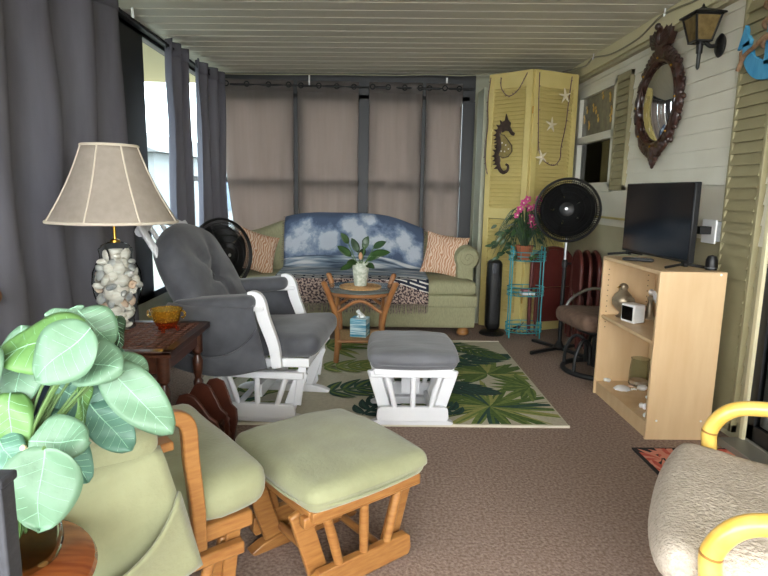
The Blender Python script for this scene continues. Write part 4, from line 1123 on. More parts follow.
def angel():
    r = thing('angel_figurine', 'slender silver white figurine beside the clock near shelf side', 'figurine', (1.625, 3.275, .4995))
    b = MB(); b.lathe([(.001, 0), (.032, 0), (.034, .008), (.024, .02), (.02, .06), (.015, .10), (.02, .125), (.012, .138), (.001, .142)], seg=18, wob=lambda t, z: 1+.06*math.cos(8*t)); b.build('gown', 'silverbird', r)
    b = MB(); b.ball((0, 0, .158), .017, (1, 1, 1.1)); b.build('head', 'shell', r)
    for s in (-1, 1):
        b = MB(); b.ball((.012, s*.025, .135), .03, (.3, .7, 1.2), 12, 8, Euler((s*.4, 0, 0)).to_matrix()); b.build('wing', 'whitecer', r)
angel()
def shell_obj(label, loc, s, kind, m, rz=0):
    b = MB()
    if kind == 0: b.lathe([(1e-4, .5*s), (.5*s, .42*s), (.85*s, .22*s), (1.05*s, 0), (.9*s, -.0), (1e-4, .05*s)], (0, 0, 0), 22, None, lambda t, z: 1+.08*math.cos(9*t))
    elif kind == 1: b.tube([(math.cos(a)*(1-a/14)*s*.5, math.sin(a)*(1-a/14)*s*.5, s*.42+a*.04*s) for a in [i*.6 for i in range(20)]], [s*.42*(1-i/22) for i in range(20)], 8)
    else: b.tube(bez([(-s, 0, s*.35), (0, .2*s, s*.45), (s, 0, s*.3)], 6), [.1*s]+[.3*s+.12*s*math.sin(i*1.3) for i in range(11)]+[.1*s], 8)
    o = b.build('seashell', m, loc=loc, rot=(0, 0, rz)); return tag(o, label, 'shell', 'seashells on the bottom bookcase shelf')
zs = .0815
shell_obj('white spiral seashell at far left end of bottom shelf', (1.44, 3.355, zs), 0.030, 1, 'whitecer')
shell_obj('large white scallop seashell second from the far end', (1.485, 3.24, zs), 0.045, 0, 'whitecer')
shell_obj('tiny pale seashell between the two large white shells, upper one', (1.56, 3.29, zs), 0.016, 0, 'shell_pink')
shell_obj('tiny pale seashell between the two large white shells, lower one', (1.545, 3.215, zs), 0.018, 2, 'whitecer')
shell_obj('large knobbly white seashell in front of the glass jar', (1.59, 3.20, zs), 0.041, 1, 'whitecer', 1)
shell_obj('small white seashell alone at the middle of bottom shelf', (1.57, 3.08, zs), 0.024, 2, 'whitecer', .5)
shell_obj('spiky white seashell near the near side panel', (1.475, 2.90, zs), 0.046, 2, 'whitecer', 2)
shell_obj('small white seashell closest to the shelf front corner', (1.43, 2.80, zs), 0.030, 1, 'whitecer', 3)
r = thing('glass_jar', 'clear glass jar on the bottom shelf of the bookcase', 'jar', (1.62, 3.32, .0815))
b = MB(); b.lathe([(.001, .002), (.055, 0), (.06, .01), (.055, .10), (.05, .155), (.052, .165), (.048, .165), (.046, .15), (.05, .10), (.054, .012), (.001, .008)], seg=28); b.build('glass_body', 'clear', r)
b = MB(); b.lathe([(.001, .010), (.052, .010), (.052, .03), (.001, .032)], seg=24); b.build('sand_filling', 'shell_pink', r)
# outlet box on the siding
r = thing('outlet_box', 'white electrical outlet in grey metal wall box beside the television', 'outlet', (1.835, 3.035, 1.03))
b = MB(); b.box((-.022, 0, 0), (.052, .105, .105)); b.build('metal_box', 'metalbox', r, bevel=.003)
b = MB(); b.box((-.052, .0, 0), (.010, .125, .125)); b.build('cover_plate', 'whitecer', r, bevel=.003)
b = MB(); b.box((-.087, .0, .005), (.06, .06, .04)); b.tube(bez([(-.08, .0, .01), (-.11, .03, .012), (-.13, .10, .0), (-.12, .17, -.03)], 6), .006, 8); b.build('plug', 'black', r, bevel=.003)
b = MB(); b.box((-.085, .09, -.05), (.004, .022, .04)); b.build('tag', 'paper', r)

# ================================================================== FANS
def fan(label, base, head_z, yaw, tilt, rad, withbase=True):
    r = thing('pedestal_fan', label, 'fan', base, 0)
    Mx = Matrix.Translation((0, 0, head_z)) @ Matrix.Rotation(yaw, 4, 'Z') @ Matrix.Rotation(-tilt, 4, 'Y')   # local +x faces the breeze
    def mk(name, m, fn, par=None, **k):
        b = MB(); b.T = Mx; fn(b); return b.build(name, m, par or r, **k)
    def rim(b):
        for x, w in ((.010, .007), (-.010, .007)): b.ring((x, 0, 0), rad, w, 'X', 56, 8)
        b.ring((0, 0, 0), rad+.002, .009, 'X', 56, 8)
    mk('rim', 'black', rim)
    def front(b):
        for k in range(96):
            t = 2*PI*k/96; a = t+.5
            b.tube([(.075, .05*math.cos(t), .05*math.sin(t)), (.065, .6*rad*math.cos((t*1+a)/2), .6*rad*math.sin((t+a)/2)), (.012, rad*math.cos(a), rad*math.sin(a))], .0023, 4)
        for q, x in ((.35, .074), (.55, .068), (.75, .052), (.9, .032)): b.ring((x, 0, 0), rad*q, .0028, 'X', 44, 4)
    fg = mk('front_grille', 'black', front)
    mk('centre_cap', 'black', lambda b: b.lathe([(.001, .012), (.03, .010), (.052, 0), (.05, -.01), (.001, -.012)], (.078, 0, 0), 24, Euler((0, R(90), 0)).to_matrix()), fg)
    mk('emblem', 'chrome', lambda b: b.lathe([(.009, .0125), (.011, .0132), (.012, .0125), (.0095, .012)], (.078, 0, 0), 20, Euler((0, R(90), 0)).to_matrix()), fg)
    def back(b):
        for k in range(84):
            t = 2*PI*k/84; b.tube([(-.012, rad*math.cos(t), rad*math.sin(t)), (-.075, .7*rad*math.cos(t), .7*rad*math.sin(t)), (-.095, .07*math.cos(t), .07*math.sin(t))], .0023, 4)
        for q, x in ((.4, -.088), (.7, -.075), (.88, -.045)): b.ring((x, 0, 0), rad*q, .0022, 'X', 44, 4)
    mk('rear_grille', 'black', back)
    for k in range(5):
        def bl(b, k=k):
            t0 = 2*PI*k/5
            def fn(u, v):
                q = .045+(rad*.86-.045)*v; w = .84*(.55+.8*v-.45*v**3); t = t0+w*(u-.5)*1.7
                return (-.012+.045*(u-.5), q*math.cos(t), q*math.sin(t))
            b.grid(fn, 8, 8)
        mk('blade', 'blade', bl, solid=.003, ang=180)
    mk('motor_housing', 'black', lambda b: b.lathe([(.001, .05), (.045, .045), (.05, .0), (.07, -.08), (.075, -.14), (.06, -.20), (.03, -.215), (.001, -.217)], (0, 0, 0), 24, Euler((0, R(90), 0)).to_matrix()))
    nb = Mx @ V((-.13, 0, -.03)); pz = head_z-.12
    # pole stands under the motor
    b = MB(); b.tube([(nb.x, nb.y, .03), (nb.x, nb.y, pz-.28)], .0155, 14); b.build('lower_pole', 'black', r)
    b = MB(); b.tube([(nb.x, nb.y, pz-.30), (nb.x, nb.y, nb.z-.05)], .011, 14); b.build('upper_pole', 'chrome', r)
    b = MB(); b.lathe([(.017, -.03), (.022, -.025), (.022, .02), (.013, .03)], (nb.x, nb.y, pz-.29), 16); b.tube([(nb.x+.02, nb.y, pz-.29), (nb.x+.05, nb.y, pz-.29)], .009, 8); b.build('height_collar', 'black', r)
    b = MB(); b.lathe([(.012, -.07), (.024, -.06), (.028, .0), (.02, .03)], (nb.x, nb.y, nb.z), 16); b.build('tilt_neck', 'black', r)
    for k in range(4):
        t = R(28)+k*PI/2; b = MB(); b.bar((nb.x, nb.y, .022), (nb.x+.29*math.cos(t), nb.y+.29*math.sin(t), .016), .022, .035, (-math.sin(t), math.cos(t), 0)); b.build('base_leg', 'blackmatte', r, bevel=.004)
        b = MB(); b.tube([(nb.x+.27*math.cos(t), nb.y+.27*math.sin(t), .012), (nb.x+.295*math.cos(t), nb.y+.295*math.sin(t), .012)], .0125, 8); b.build('rubber_foot', 'black', r)
    b = MB(); b.lathe([(.045, .012), (.05, .03), (.03, .05), (.018, .08)], (nb.x, nb.y, 0), 20); b.build('hub', 'blackmatte', r)
    return r
fan('black pedestal fan standing tall beside the teal plant stand', (1.43, 4.26, 0), 1.10, R(-112), R(6), .228)
fan('black pedestal fan at the left between grey chair and sofa', (-1.06, 4.05, 0), .75, R(-40), R(4), .25)
def tower_fan():
    r = thing('tower_fan', 'slim black tower fan on the floor beside the sofa', 'fan', (1.05, 4.90, 0))
    b = MB(); b.lathe([(.001, 0), (.108, 0), (.112, .008), (.10, .02), (.06, .03), (.001, .03)], seg=32); b.build('base', 'black', r)
    b = MB(); b.pad((0, 0, .345), (.125, .125, .62), .045, 10); b.build('column', 'black', r)
    b = MB()
    for k in range(9): b.box((-.036+.009*k, -.0615, .31), (.0025, .006, .42))
    b.build('air_grille', 'blackmatte', r)
    b = MB(); b.box((-.012, -.062, .585), (.028, .004, .085)); b.build('control_panel', mat('grey_panel', '#4a4d52', rough=.2), r)
tower_fan()

# ================================================================== PLANT STAND, ORCHID, FOLDING CHAIRS, STOOL
def plant_stand():
    r = thing('plant_stand', 'teal wire three tier plant stand in front of yellow doors', 'plant stand', (1.30, 4.80, 0))
    w, d = .155, .105
    for tz in (.055, .37, .665):
        b = MB()
        for z in (0, .035, .07): b.ring((0, 0, tz+z), 1, .0042, n=40, seg=6, sx=w, sy=d)
        for k in range(9):
            x = -w+.02+(2*w-.04)*k/8; q = d*math.sqrt(max(0, 1-(x/w)**2)); b.tube([(x, -q, tz), (x, q, tz)], .0028, 5)
        for k in range(12):
            t = 2*PI*k/12; b.tube([(w*math.cos(t), d*math.sin(t), tz), (w*math.cos(t), d*math.sin(t), tz+.07)], .0025, 5)
        b.build('wire_basket', 'teal', r)
    for k in range(4):
        t = R(42)+k*PI/2+(.2 if k % 2 else -.2); b = MB(); b.tube([(w*math.cos(t), d*math.sin(t), 0), (w*math.cos(t), d*math.sin(t), .77)], .0058, 8); b.ball((w*math.cos(t), d*math.sin(t), .772), .009, seg=8, rings=5); b.build('post', 'teal', r)
plant_stand()
def clippers():
    o = thing('garden_pruner', 'dark garden pruner lying on lowest tier of teal stand', 'pruner', (1.26, 4.80, .062), R(40))
    b = MB(); b.tube(bez([(-.09, .012, .012), (-.03, .02, .02), (.02, .0, .03)], 5), .008, 8); b.build('handle', 'black', o)
    b = MB(); b.tube(bez([(-.09, -.02, .012), (-.03, -.018, .02), (.02, .0, .03)], 5), .008, 8); b.build('handle', 'maroon', o)
    b = MB(); b.tube([(.02, 0, .03), (.09, .01, .06)], [.008, .002], 6, flat=.4); b.build('blade', 'metalbox', o)
clippers()
o = thing('seed_packet', 'small white and pink packet on middle tier of teal stand', 'packet', (1.31, 4.775, .3745), R(10))
b = MB(); b.box((0, 0, .012), (.11, .07, .022)); b.build('box', 'paper', o, bevel=.002); b = MB(); b.box((-.02, 0, .035), (.06, .06, .022)); b.build('lid', mat('dusty_pink_card', '#a3656c', rough=.6), o, bevel=.002)
def orchid():
    r = thing('orchid_plant', 'artificial orchid with magenta flowers and drooping green leaves on teal stand', 'plant', (1.27, 4.80, .6705))
    b = MB(); b.lathe([(.001, 0), (.05, 0), (.055, .005), (.07, .10), (.074, .105), (.074, .118), (.062, .118), (.06, .10), (.001, .098)], seg=24); b.build('pot', 'terracotta', r)
    rnd = random.Random(9)
    for i in range(95):
        t = rnd.uniform(0, 2*PI); L = rnd.uniform(.18, .36); up = rnd.uniform(.10, .34); q = rnd.uniform(.10, .24)
        c, s = math.cos(t), math.sin(t)*.75
        p = bez([(c*.02, s*.02, .10), (c*q*.4, s*q*.4, .12+up*.9), (c*q*.85, s*q*.85, .10+up*.75), (c*(q+.05), s*(q+.05), .10+up*.15-rnd.uniform(0, .12))], 5)
        st = MB(); st.tube(p, [.008*(1-.7*abs(2*k/(len(p)-1)-.7)) for k in range(len(p))], 5, flat=.5)
        st.build('blade_leaf', rnd.choice(['leaf', 'leaf_spear', 'leaf_spear']), r)
    for i in range(46):
        t = rnd.uniform(0, 2*PI); q = rnd.uniform(.14, .27); z = rnd.uniform(.02, .30)
        if math.cos(t) > .6: continue
        c, s = math.cos(t), math.sin(t)*.7
        b = MB(); leafmesh(b, (c*q, s*q, z), (c, s, rnd.uniform(-.9, .3)), (0, -1, .4), rnd.uniform(.05, .08), .028, .2); b.build('leaf', rnd.choice(['leaf', 'leaf_spear']), r, solid=.001, ang=180)
    fl = [(-.075, .42), (-.05, .47), (-.02, .50), (.0, .43), (.03, .36), (.05, .44), (.08, .50), (.045, .28), (.10, .41), (-.09, .37), (.02, .32)]
    for i, (x, z) in enumerate(fl):
        y = -.06+rnd.uniform(-.03, .03)
        if i % 3 == 0:
            st = MB(); st.tube(bez([(0, 0, .1), (x*.4, y*.5, z*.6), (x, y+.012, z)], 6), .003, 6); st.build('stem', 'stem', r)
        b = MB()
        for k in range(5):
            t = 2*PI*k/5+i; leafmesh(b, (x, y, z), (math.cos(t), -.25, math.sin(t)), (0, -1, 0), .034, .026, .15, 5, 2)
        f = b.build('flower', 'pink', r, solid=.001, ang=180)
        b = MB(); b.ball((x, y-.008, z), .007, seg=8, rings=5); b.build('flower_centre', 'berry', f)
orchid()
def folding_chair():
    r = thing('folding_chair', '-', 'folding chair')
    b = MB(); pts = [(0, -.20, 0), (0, -.205, .3), (0, -.20, .60)]+[(0, .20*math.cos(t), .62+.14*math.sin(t)) for t in [PI-i*PI/12 for i in range(13)]]+[(0, .20, .60), (0, .205, .3), (0, .20, 0)]
    b.tube(pts, .016, 10); b.build('frame_hoop', 'maroon', r)
    b = MB(); pl = [(-.185, .42), (.185, .42), (.188, .60)]+[(.185*math.cos(t), .62+.125*math.sin(t)) for t in [i*PI/10 for i in range(11)]]+[(-.188, .60)]; b.prism(pl, -.006, .006, 'YZ'); b.build('back_panel', 'maroon', r)
    b = MB(); b.pad((.026, 0, .27), (.024, .35, .30), .010, 8); b.build('seat', 'maroon', r)
    for s in (-1, 1):
        b = MB(); b.tube([(.032, s*.16, .0), (.030, s*.165, .40)], .010, 8); b.build('rear_leg', 'maroon', r)
    return r
fc = folding_chair()
FG = 'maroon folding chairs stacked at the wall'
fc.location = (1.555, 4.93, 0); fc.rotation_euler = (0, 0, R(-72)); fc['label'] = 'maroon folding chair facing forward at front of the folded stack'; fc['group'] = FG
for i, (x, y, rz, lb) in enumerate(((1.735, 4.62, R(-10), 'maroon folding chair in the stack second from the right wall'), (1.798, 4.60, R(-10), 'maroon folding chair in the stack closest to the right wall'), (1.672, 4.64, R(-10), 'maroon folding chair in the middle of the folded stack'))):
    c = dup(fc, (x, y, 0), rz, lb, FG); c.rotation_euler = (0, 0, rz)
def stool():
    r = thing('swivel_chair', 'low black framed swivel seat with brown cushion behind the bookcase', 'chair', (1.575, 3.83, 0), R(190))
    b = MB(); b.ring((0, 0, .02), .235, .018, n=44, seg=10); b.build('floor_ring', 'blackmatte', r)
    b = MB(); b.ring((0, 0, .30), .15, .014, n=36, seg=8); b.build('swivel_ring', 'blackmatte', r)
    for k in range(6):
        t = k*PI/3+.3; c, s = math.cos(t), math.sin(t)
        b = MB(); b.tube(bez([(c*.235, s*.235, .025), (c*.225, s*.225, .14), (c*.17, s*.17, .235), (c*.10, s*.10, .20), (c*.09, s*.09, .06)], 6), .012, 8); b.build('curved_leg', 'blackmatte', r)
    b = MB(); b.lathe([(.05, .04), (.055, .06), (.05, .28), (.10, .315), (.16, .318)], seg=24); b.build('pivot', 'blackmatte', r)
    b = MB(); b.pad((0.02, 0, .375), (.48, .46, .11), .05, 14, .012, lambda q: V((q.x*(1-.06*(q.y/.23)**2), q.y*(1-.06*(q.x/.24)**2), q.z+.05*q.x))); b.build('seat_cushion', 'brownfab', r, ang=80)
    for s in (-1, 1):
        b = MB(); b.tube(bez([(.14, s*.22, .33), (.12, s*.245, .45), (-.02, s*.25, .535), (-.17, s*.23, .54), (-.22, s*.12, .55)], 7), .011, 10); b.build('arm_hoop', 'chrome', r)
    b = MB(); b.tube(bez([(-.20, -.18, .33), (-.22, -.16, .46), (-.235, 0, .56), (-.22, .16, .46), (-.20, .18, .33)], 7), .012, 8); b.build('back_hoop', 'blackmatte', r)
stool()

# ================================================================== RIGHT WALL ORNAMENTS
def mirror():
    r = thing('wall_mirror', 'round convex mirror in dark carved frame with eagle crest', 'mirror', (1.838, 3.80, 1.80))
    def P(y, z, x=0): return (-x, y, z)
    b = MB(); rad = .268
    pts = []; rs = []
    n = 120
    for i in range(n):
        t = 2*PI*i/n; q = rad+.012*math.sin(18*t)*.5; pts.append(P(q*math.cos(t), q*math.sin(t)*1.06, .03)); rs.append(.026+.012*abs(math.sin(9*t)))
    b.tube(pts, rs, 10, True, .7); fr = b.build('carved_frame', 'mirrorframe', r)
    b = MB(); b.ring(P(0, 0, .045), .246, .011, 'X', 64, 8, 1, 1.06); b.build('inner_rim', 'mirrorframe', fr)
    for k in range(16):
        t = 2*PI*k/16; b = MB(); b.ball(P(.258*math.cos(t), .273*math.sin(t), .056), .008, seg=10, rings=6); b.build('bead', 'bronze' if k % 2 else 'brass', fr)
    # leafy carving around the rim
    b = MB(); rnd = random.Random(2)
    for k in range(44):
        t = 2*PI*k/44; q = .286+rnd.uniform(-.008, .012)
        b.ball(P(q*math.cos(t), q*1.05*math.sin(t), .022+rnd.uniform(0, .010)), .026, (.6, .7, 1.25), 8, 6, Euler((t-PI/2+rnd.uniform(-.5, .5), 0, 0)).to_matrix())
    for s in (-1, 1):
        for k in range(7):
            t = PI/2+s*(.14+.11*k); q = .295; b.ball(P(q*math.cos(t), q*1.05*math.sin(t), .035), .034-.002*k, (.6, .7, 1.3), 8, 6, Euler((t-PI/2+s*.7, 0, 0)).to_matrix())
            t = -PI/2+s*(.10+.10*k); b.ball(P(q*math.cos(t), q*1.05*math.sin(t), .035), .034-.002*k, (.6, .7, 1.3), 8, 6, Euler((t-PI/2-s*.7, 0, 0)).to_matrix())
    b.build('leaf_carving', 'mirrorframe', fr)
    b = MB()   # crest: spread winged bird
    crest = [(-.03, .31), (-.05, .36), (-.10, .37), (-.135, .42), (-.145, .475), (-.10, .465), (-.075, .485), (-.045, .46), (-.02, .49), (.0, .50), (.02, .49), (.045, .46), (.075, .485), (.10, .465), (.145, .475), (.135, .42), (.10, .37), (.05, .36), (.03, .31)]
    crest = [(p, q-.03) for p, q in crest]; b.prism(crest, -.055, -.01, 'YZ')
    for s in (-1, 1):
        for k in range(5): b.tube([P(s*.03, .355+.012*k, .055), P(s*(.13-.012*k), .375+.018*k, .052)], [.014, .006], 6)
    b.ball(P(0, .40, .055), .04, (.7, .7, 1.3), 12, 8); b.ball(P(.02, .465, .06), .022, seg=10, rings=6)
    b.build('eagle_crest', 'mirrorframe', r, bevel=.004)
    b = MB()
    for (y, z, q) in ((0, -.31, .05), (-.06, -.305, .035), (.06, -.305, .035), (0, -.365, .034), (.03, -.34, .028), (-.03, -.34, .028), (0, -.395, .018)): b.ball(P(y, z, .03), q, (.6, .9, 1.1), 10, 7)
    b.build('pendant_carving', 'mirrorframe', r)
    b = MB(); prof = [(.218*math.sin(a), .042*(math.cos(a)-math.cos(.9))/(1-math.cos(.9))) for a in [0]]
    Rr = .55; a0 = math.asin(.243/Rr)
    prof = [(Rr*math.sin(a0*(1-i/14)) if i < 14 else .0001, Rr*(math.cos(a0*(1-i/14))-math.cos(a0))) for i in range(15)]
    m = Matrix(((0, 0, -1), (1, 0, 0), (0, 1.06, 0))).to_3x3()
    b.lathe(prof, P(0, 0, .02), 56, m); b.build('mirror_glass', 'mirror', r, ang=180)
mirror()
def sconce():
    r = thing('wall_lantern', 'black carriage lantern with amber glass on the right wall', 'wall lamp', (1.838, 3.20, 2.005)); r.scale = (.76, .76, .76)
    b = MB(); b.lathe([(.001, 0), (.055, .002), (.06, .012), (.045, .028), (.02, .036), (.001, .038)], (0, 0, 0), 28, Matrix(((0, 0, -1), (0, 1, 0), (1.35, 0, 0))).to_3x3()); b.build('wall_plate', 'black', r)
    b = MB(); b.tube(bez([(-.03, 0, .0), (-.08, 0, -.005), (-.12, 0, .02)], 6), .014, 10); b.build('arm', 'black', r)
    cx = -.155; q = math.sqrt(2)
    bt = R(45)
    b = MB(); b.lathe([(.004, -.165), (.012, -.15), (.014, -.06), (.02, -.055), (.022, .005), (.032, .01), (.032, .02)], (cx, 0, 0), 12); b.build('tail_rod', 'black', r)
    # glass body tapers downward
    w0, w1, z0, z1 = .052, .088, .02, .185
    c = MB()
    for sx, sy in ((-1, -1), (1, -1), (1, 1), (-1, 1)): c.bar((cx+sx*w0, sy*w0, z0), (cx+sx*w1, sy*w1, z1), .012, .012)
    for w, z in ((w0, z0), (w1, z1)):
        for s in (-1, 1): c.box((cx+s*w, 0, z), (.012, 2*w+.012, .012)); c.box((cx, s*w, z), (2*w+.012, .012, .012))
    cage = c.build('lantern_cage', 'black', r)
    g = MB(); vs = [(cx+sx*w*.97, sy*w*.97, z) for w, z in ((w0, z0), (w1, z1)) for sx, sy in ((-1, -1), (1, -1), (1, 1), (-1, 1))]
    g.add(vs, [(0, 1, 5, 4), (1, 2, 6, 5), (2, 3, 7, 6), (3, 0, 4, 7), (0, 3, 2, 1), (4, 5, 6, 7)]); g.build('glass_panes', 'lanternglass', r, smooth=False)
    rf = MB(); w2 = w1+.022
    vs = [(cx+sx*w2, sy*w2, z1+.004) for sx, sy in ((-1, -1), (1, -1), (1, 1), (-1, 1))]+[(cx+sx*w2*.98, sy*w2*.98, z1+.014) for sx, sy in ((-1, -1), (1, -1), (1, 1), (-1, 1))]+[(cx+sx*.02, sy*.02, z1+.055) for sx, sy in ((-1, -1), (1, -1), (1, 1), (-1, 1))]
    rf.add(vs, [(0, 3, 2, 1)]+[(i, (i+1) % 4, (i+1) % 4+4, i+4) for i in range(4)]+[(i+4, (i+1) % 4+4, (i+1) % 4+8, i+8) for i in range(4)]+[(8, 9, 10, 11)])
    rf.lathe([(.018, .055), (.022, .06), (.010, .068), (.008, .078), (.001, .09)], (cx, 0, z1), 12); rf.build('roof_cap', 'black', r, smooth=False)
sconce()
def anchor():
    r = thing('anchor_ornament', 'blue wooden anchor wound with brown rope on the right wall', 'wall ornament', (1.822, 2.75, 1.765))
    b = MB(); th = .022
    def pr(poly): b.prism(poly, -th, .0, 'YZ')
    arcp = [(.205*math.cos(a), .185+.20*math.sin(a)) for a in [PI+i*PI/16 for i in range(17)]]
    inn = [(.150*math.cos(a), .20+.125*math.sin(a)) for a in [2*PI-i*PI/16 for i in range(17)]]
    pr(arcp+inn)
    for s in (-1, 1): pr([(s*.14, .17), (s*.245, .165), (s*.20, .275)])
    pr([(-.032, .05), (.032, .05), (.028, .50), (-.028, .50)])
    pr([(-.14, .40), (.14, .40), (.14, .45), (-.14, .45)])
    b.ring((-th/2, 0, .545), .05, .014, 'X', 28, 8); b.build('anchor_body', 'blue', r, bevel=.003)
    b = MB(); pts = []
    for i in range(70):
        t = i/69; a = t*9*PI; pts.append((-.014+.03*math.cos(a), .055*math.sin(a)*(.8+.3*t), .12+.38*t))
    b.tube(bez(pts, 2), .011, 8)
    b.tube(bez([(-.035, .20, .06), (-.035, .16, .12), (-.04, .08, .145), (-.035, .0, .18), (-.03, -.08, .16), (-.03, -.2, .22)], 8), .010, 8)
    b.tube(bez([(-.035, .20, .06), (-.03, .19, .09), (-.02, .21, .15)], 8), .009, 8); b.build('rope', 'rope', r)
anchor()
def cable(label, pts, hooks):
    r = thing('string_light_cable', label, 'cable', (0, 0, 0))
    b = MB(); b.tube(bez(pts, 8), .006, 8); b.build('cord', 'cable', r)
    for p in hooks:
        h = MB(); h.tube([(p[0], p[1], p[2]+.03), (p[0], p[1], p[2]-.012), (p[0]-.01, p[1]-.012, p[2]-.02), (p[0]-.014, p[1]-.02, p[2]-.006)], .005, 6); h.build('hook', 'whitecer', r)
cz = 2.315
cable('pale string light cable looped on hooks along the ceiling at right', [(1.70, 5.45, cz), (1.74, 5.0, cz-.045), (1.77, 4.9, cz), (1.76, 4.5, cz-.06), (1.78, 4.1, cz-.05), (1.77, 3.75, cz), (1.78, 3.3, cz-.03), (1.78, 2.9, cz-.01), (1.78, 2.2, cz-.03)], [(1.765, 4.88, cz), (1.765, 3.72, cz)])
cable('thin straight cable running along the top of the right beam', [(1.79, 5.5, 2.333), (1.795, 4.5, 2.335), (1.795, 3.0, 2.333), (1.795, 2.0, 2.335)], [])
cable('thin dark cable strung along the ceiling above the far curtains', [(-1.45, 5.60, 2.262), (-.9, 5.58, 2.262), (-.4, 5.58, 2.273), (.2, 5.58, 2.278), (.5, 5.58, 2.292), (.8, 5.56, 2.284), (1.2, 5.5, 2.303)], [])

# ================================================================== FOREGROUND RIGHT: BAMBOO CHAIR
def bamboo_chair():
    r = thing('bamboo_armchair', 'yellow bamboo armchair with beige boucle cushion at right foreground', 'chair', (1.12, 1.285, 0), R(150))
    for s in (-1, 1):
        y = s*.37
        c = bez([(-.22, y, .0), (-.24, y, .30), (-.25, y, .45), (-.20, y, .545), (-.08, y, .568), (.08, y, .568), (.19, y, .548), (.245, y, .48), (.245, y, .40), (.22, y, .20), (.20, y, .0)], 8)
        b = MB(); b.tube(c, .0235, 14); al = b.build('arm_loop', 'bamboo', r)
        for i in (18, 40, 58, 70):
            n = MB(); d = (c[i+1]-c[i-1]).normalized()*.003; n.tube([c[i]-d, c[i]+d], .0241, 14); n.build('cane_node', 'bamboo_dark', al)
    for (x, z) in ((.225, .27), (-.24, .27), (.215, .09)):
        b = MB(); b.tube([(x, -.37, z), (x, .37, z)], .018, 12); b.build('cross_rail', 'bamboo', r)
    for s in (-1, 1):
        b = MB(); b.tube([(-.24, s*.25, .27), (.26, s*.25, .29)], .018, 12); b.build('seat_rail', 'bamboo', r)
    b = MB(); b.tube(bez([(-.24, -.30, .28), (-.36, -.30, .70), (-.42, -.18, .90), (-.44, 0, .94), (-.42, .18, .90), (-.36, .30, .70), (-.24, .30, .28)], 8), .022, 12); b.build('back_hoop', 'bamboo', r)
    def df(q):
        k = max(0, min(1, (q.x-.10)/.15)); q.y *= 1+.10*k; q.x *= 1-.10*(abs(q.y)/.3)**2.5
        if q.z > 0: q.z += .012*nz((q.x*2.5, q.y*2.5, 0), 2.2, 2)+.006*nz((q.x*8, q.y*3, 0), 1.5, 3)-.020*math.exp(-((q.x+.04)/.05)**2)
        q.z += .03*q.x-.05*max(0, (q.x-.24)/.1)**2
        return q
    b = MB(); b.pad((.065, .01, .382), (.64, .62, .105), .06, 20, .025, df); b.build('seat_cushion', 'beigefab', r, ang=80)
    b = MB(); M = Matrix.Translation((-.33, 0, .64)) @ Matrix.Rotation(R(72), 4, 'Y'); p = MB(); p.pad((0, 0, 0), (.50, .52, .12), .055, 12, .02); p.v = [M @ q for q in p.v]; p.build('back_cushion', 'beigefab', r, ang=80)
bamboo_chair()

# ================================================================== FOREGROUND LEFT: ROUND TABLE, VASE, LEAVES, POST
def round_table():
    r = thing('round_table', 'small round red brown wooden table in the left foreground corner', 'table', (-.665, .85, 0))
    b = MB(); b.lathe([(.001, .545), (.19, .545), (.202, .551), (.206, .558), (.202, .566), (.19, .57), (.001, .57)], seg=56); b.build('tabletop', 'redwood', r)
    b = MB(); b.lathe([(.001, 0), (.008, 0), (.008, .001), (.001, .0012)], (.115, .045, .5702), 16); b.build('wood_plug', 'oak', r)
    b = MB(); b.lathe([(.02, .06), (.035, .10), (.03, .18), (.022, .22), (.035, .30), (.028, .42), (.045, .50), (.09, .545)], seg=24); b.build('pedestal', 'redwood', r)
    for k in range(3):
        t = 2*PI*k/3+.4; b = MB(); b.tube(bez([(0, 0, .12), (.10*math.cos(t), .10*math.sin(t), .10), (.18*math.cos(t), .18*math.sin(t), .02)], 6), .016, 8); b.build('foot', 'redwood', r)
round_table()
r = thing('glass_vase', 'clear glass vase holding the eucalyptus stems on round table', 'vase', (-.607, .905, .5705))
b = MB(); b.lathe([(.001, .004), (.066, 0), (.074, .006), (.080, .025), (.078, .055), (.064, .085), (.050, .11), (.046, .135), (.052, .15), (.049, .15), (.043, .135), (.047, .11), (.060, .084), (.073, .055), (.075, .026), (.068, .010), (.001, .010)], seg=40, wob=lambda t, z: 1+.015*math.cos(6*t)); b.build('glass_body', 'clear', r)
b = MB(); b.lathe([(.001, .0115), (.067, .0125), (.073, .026), (.071, .045), (.001, .048)], seg=32); b.build('water', glass('vase_water', '#dfdbd3', tint_gloss=.05), r)
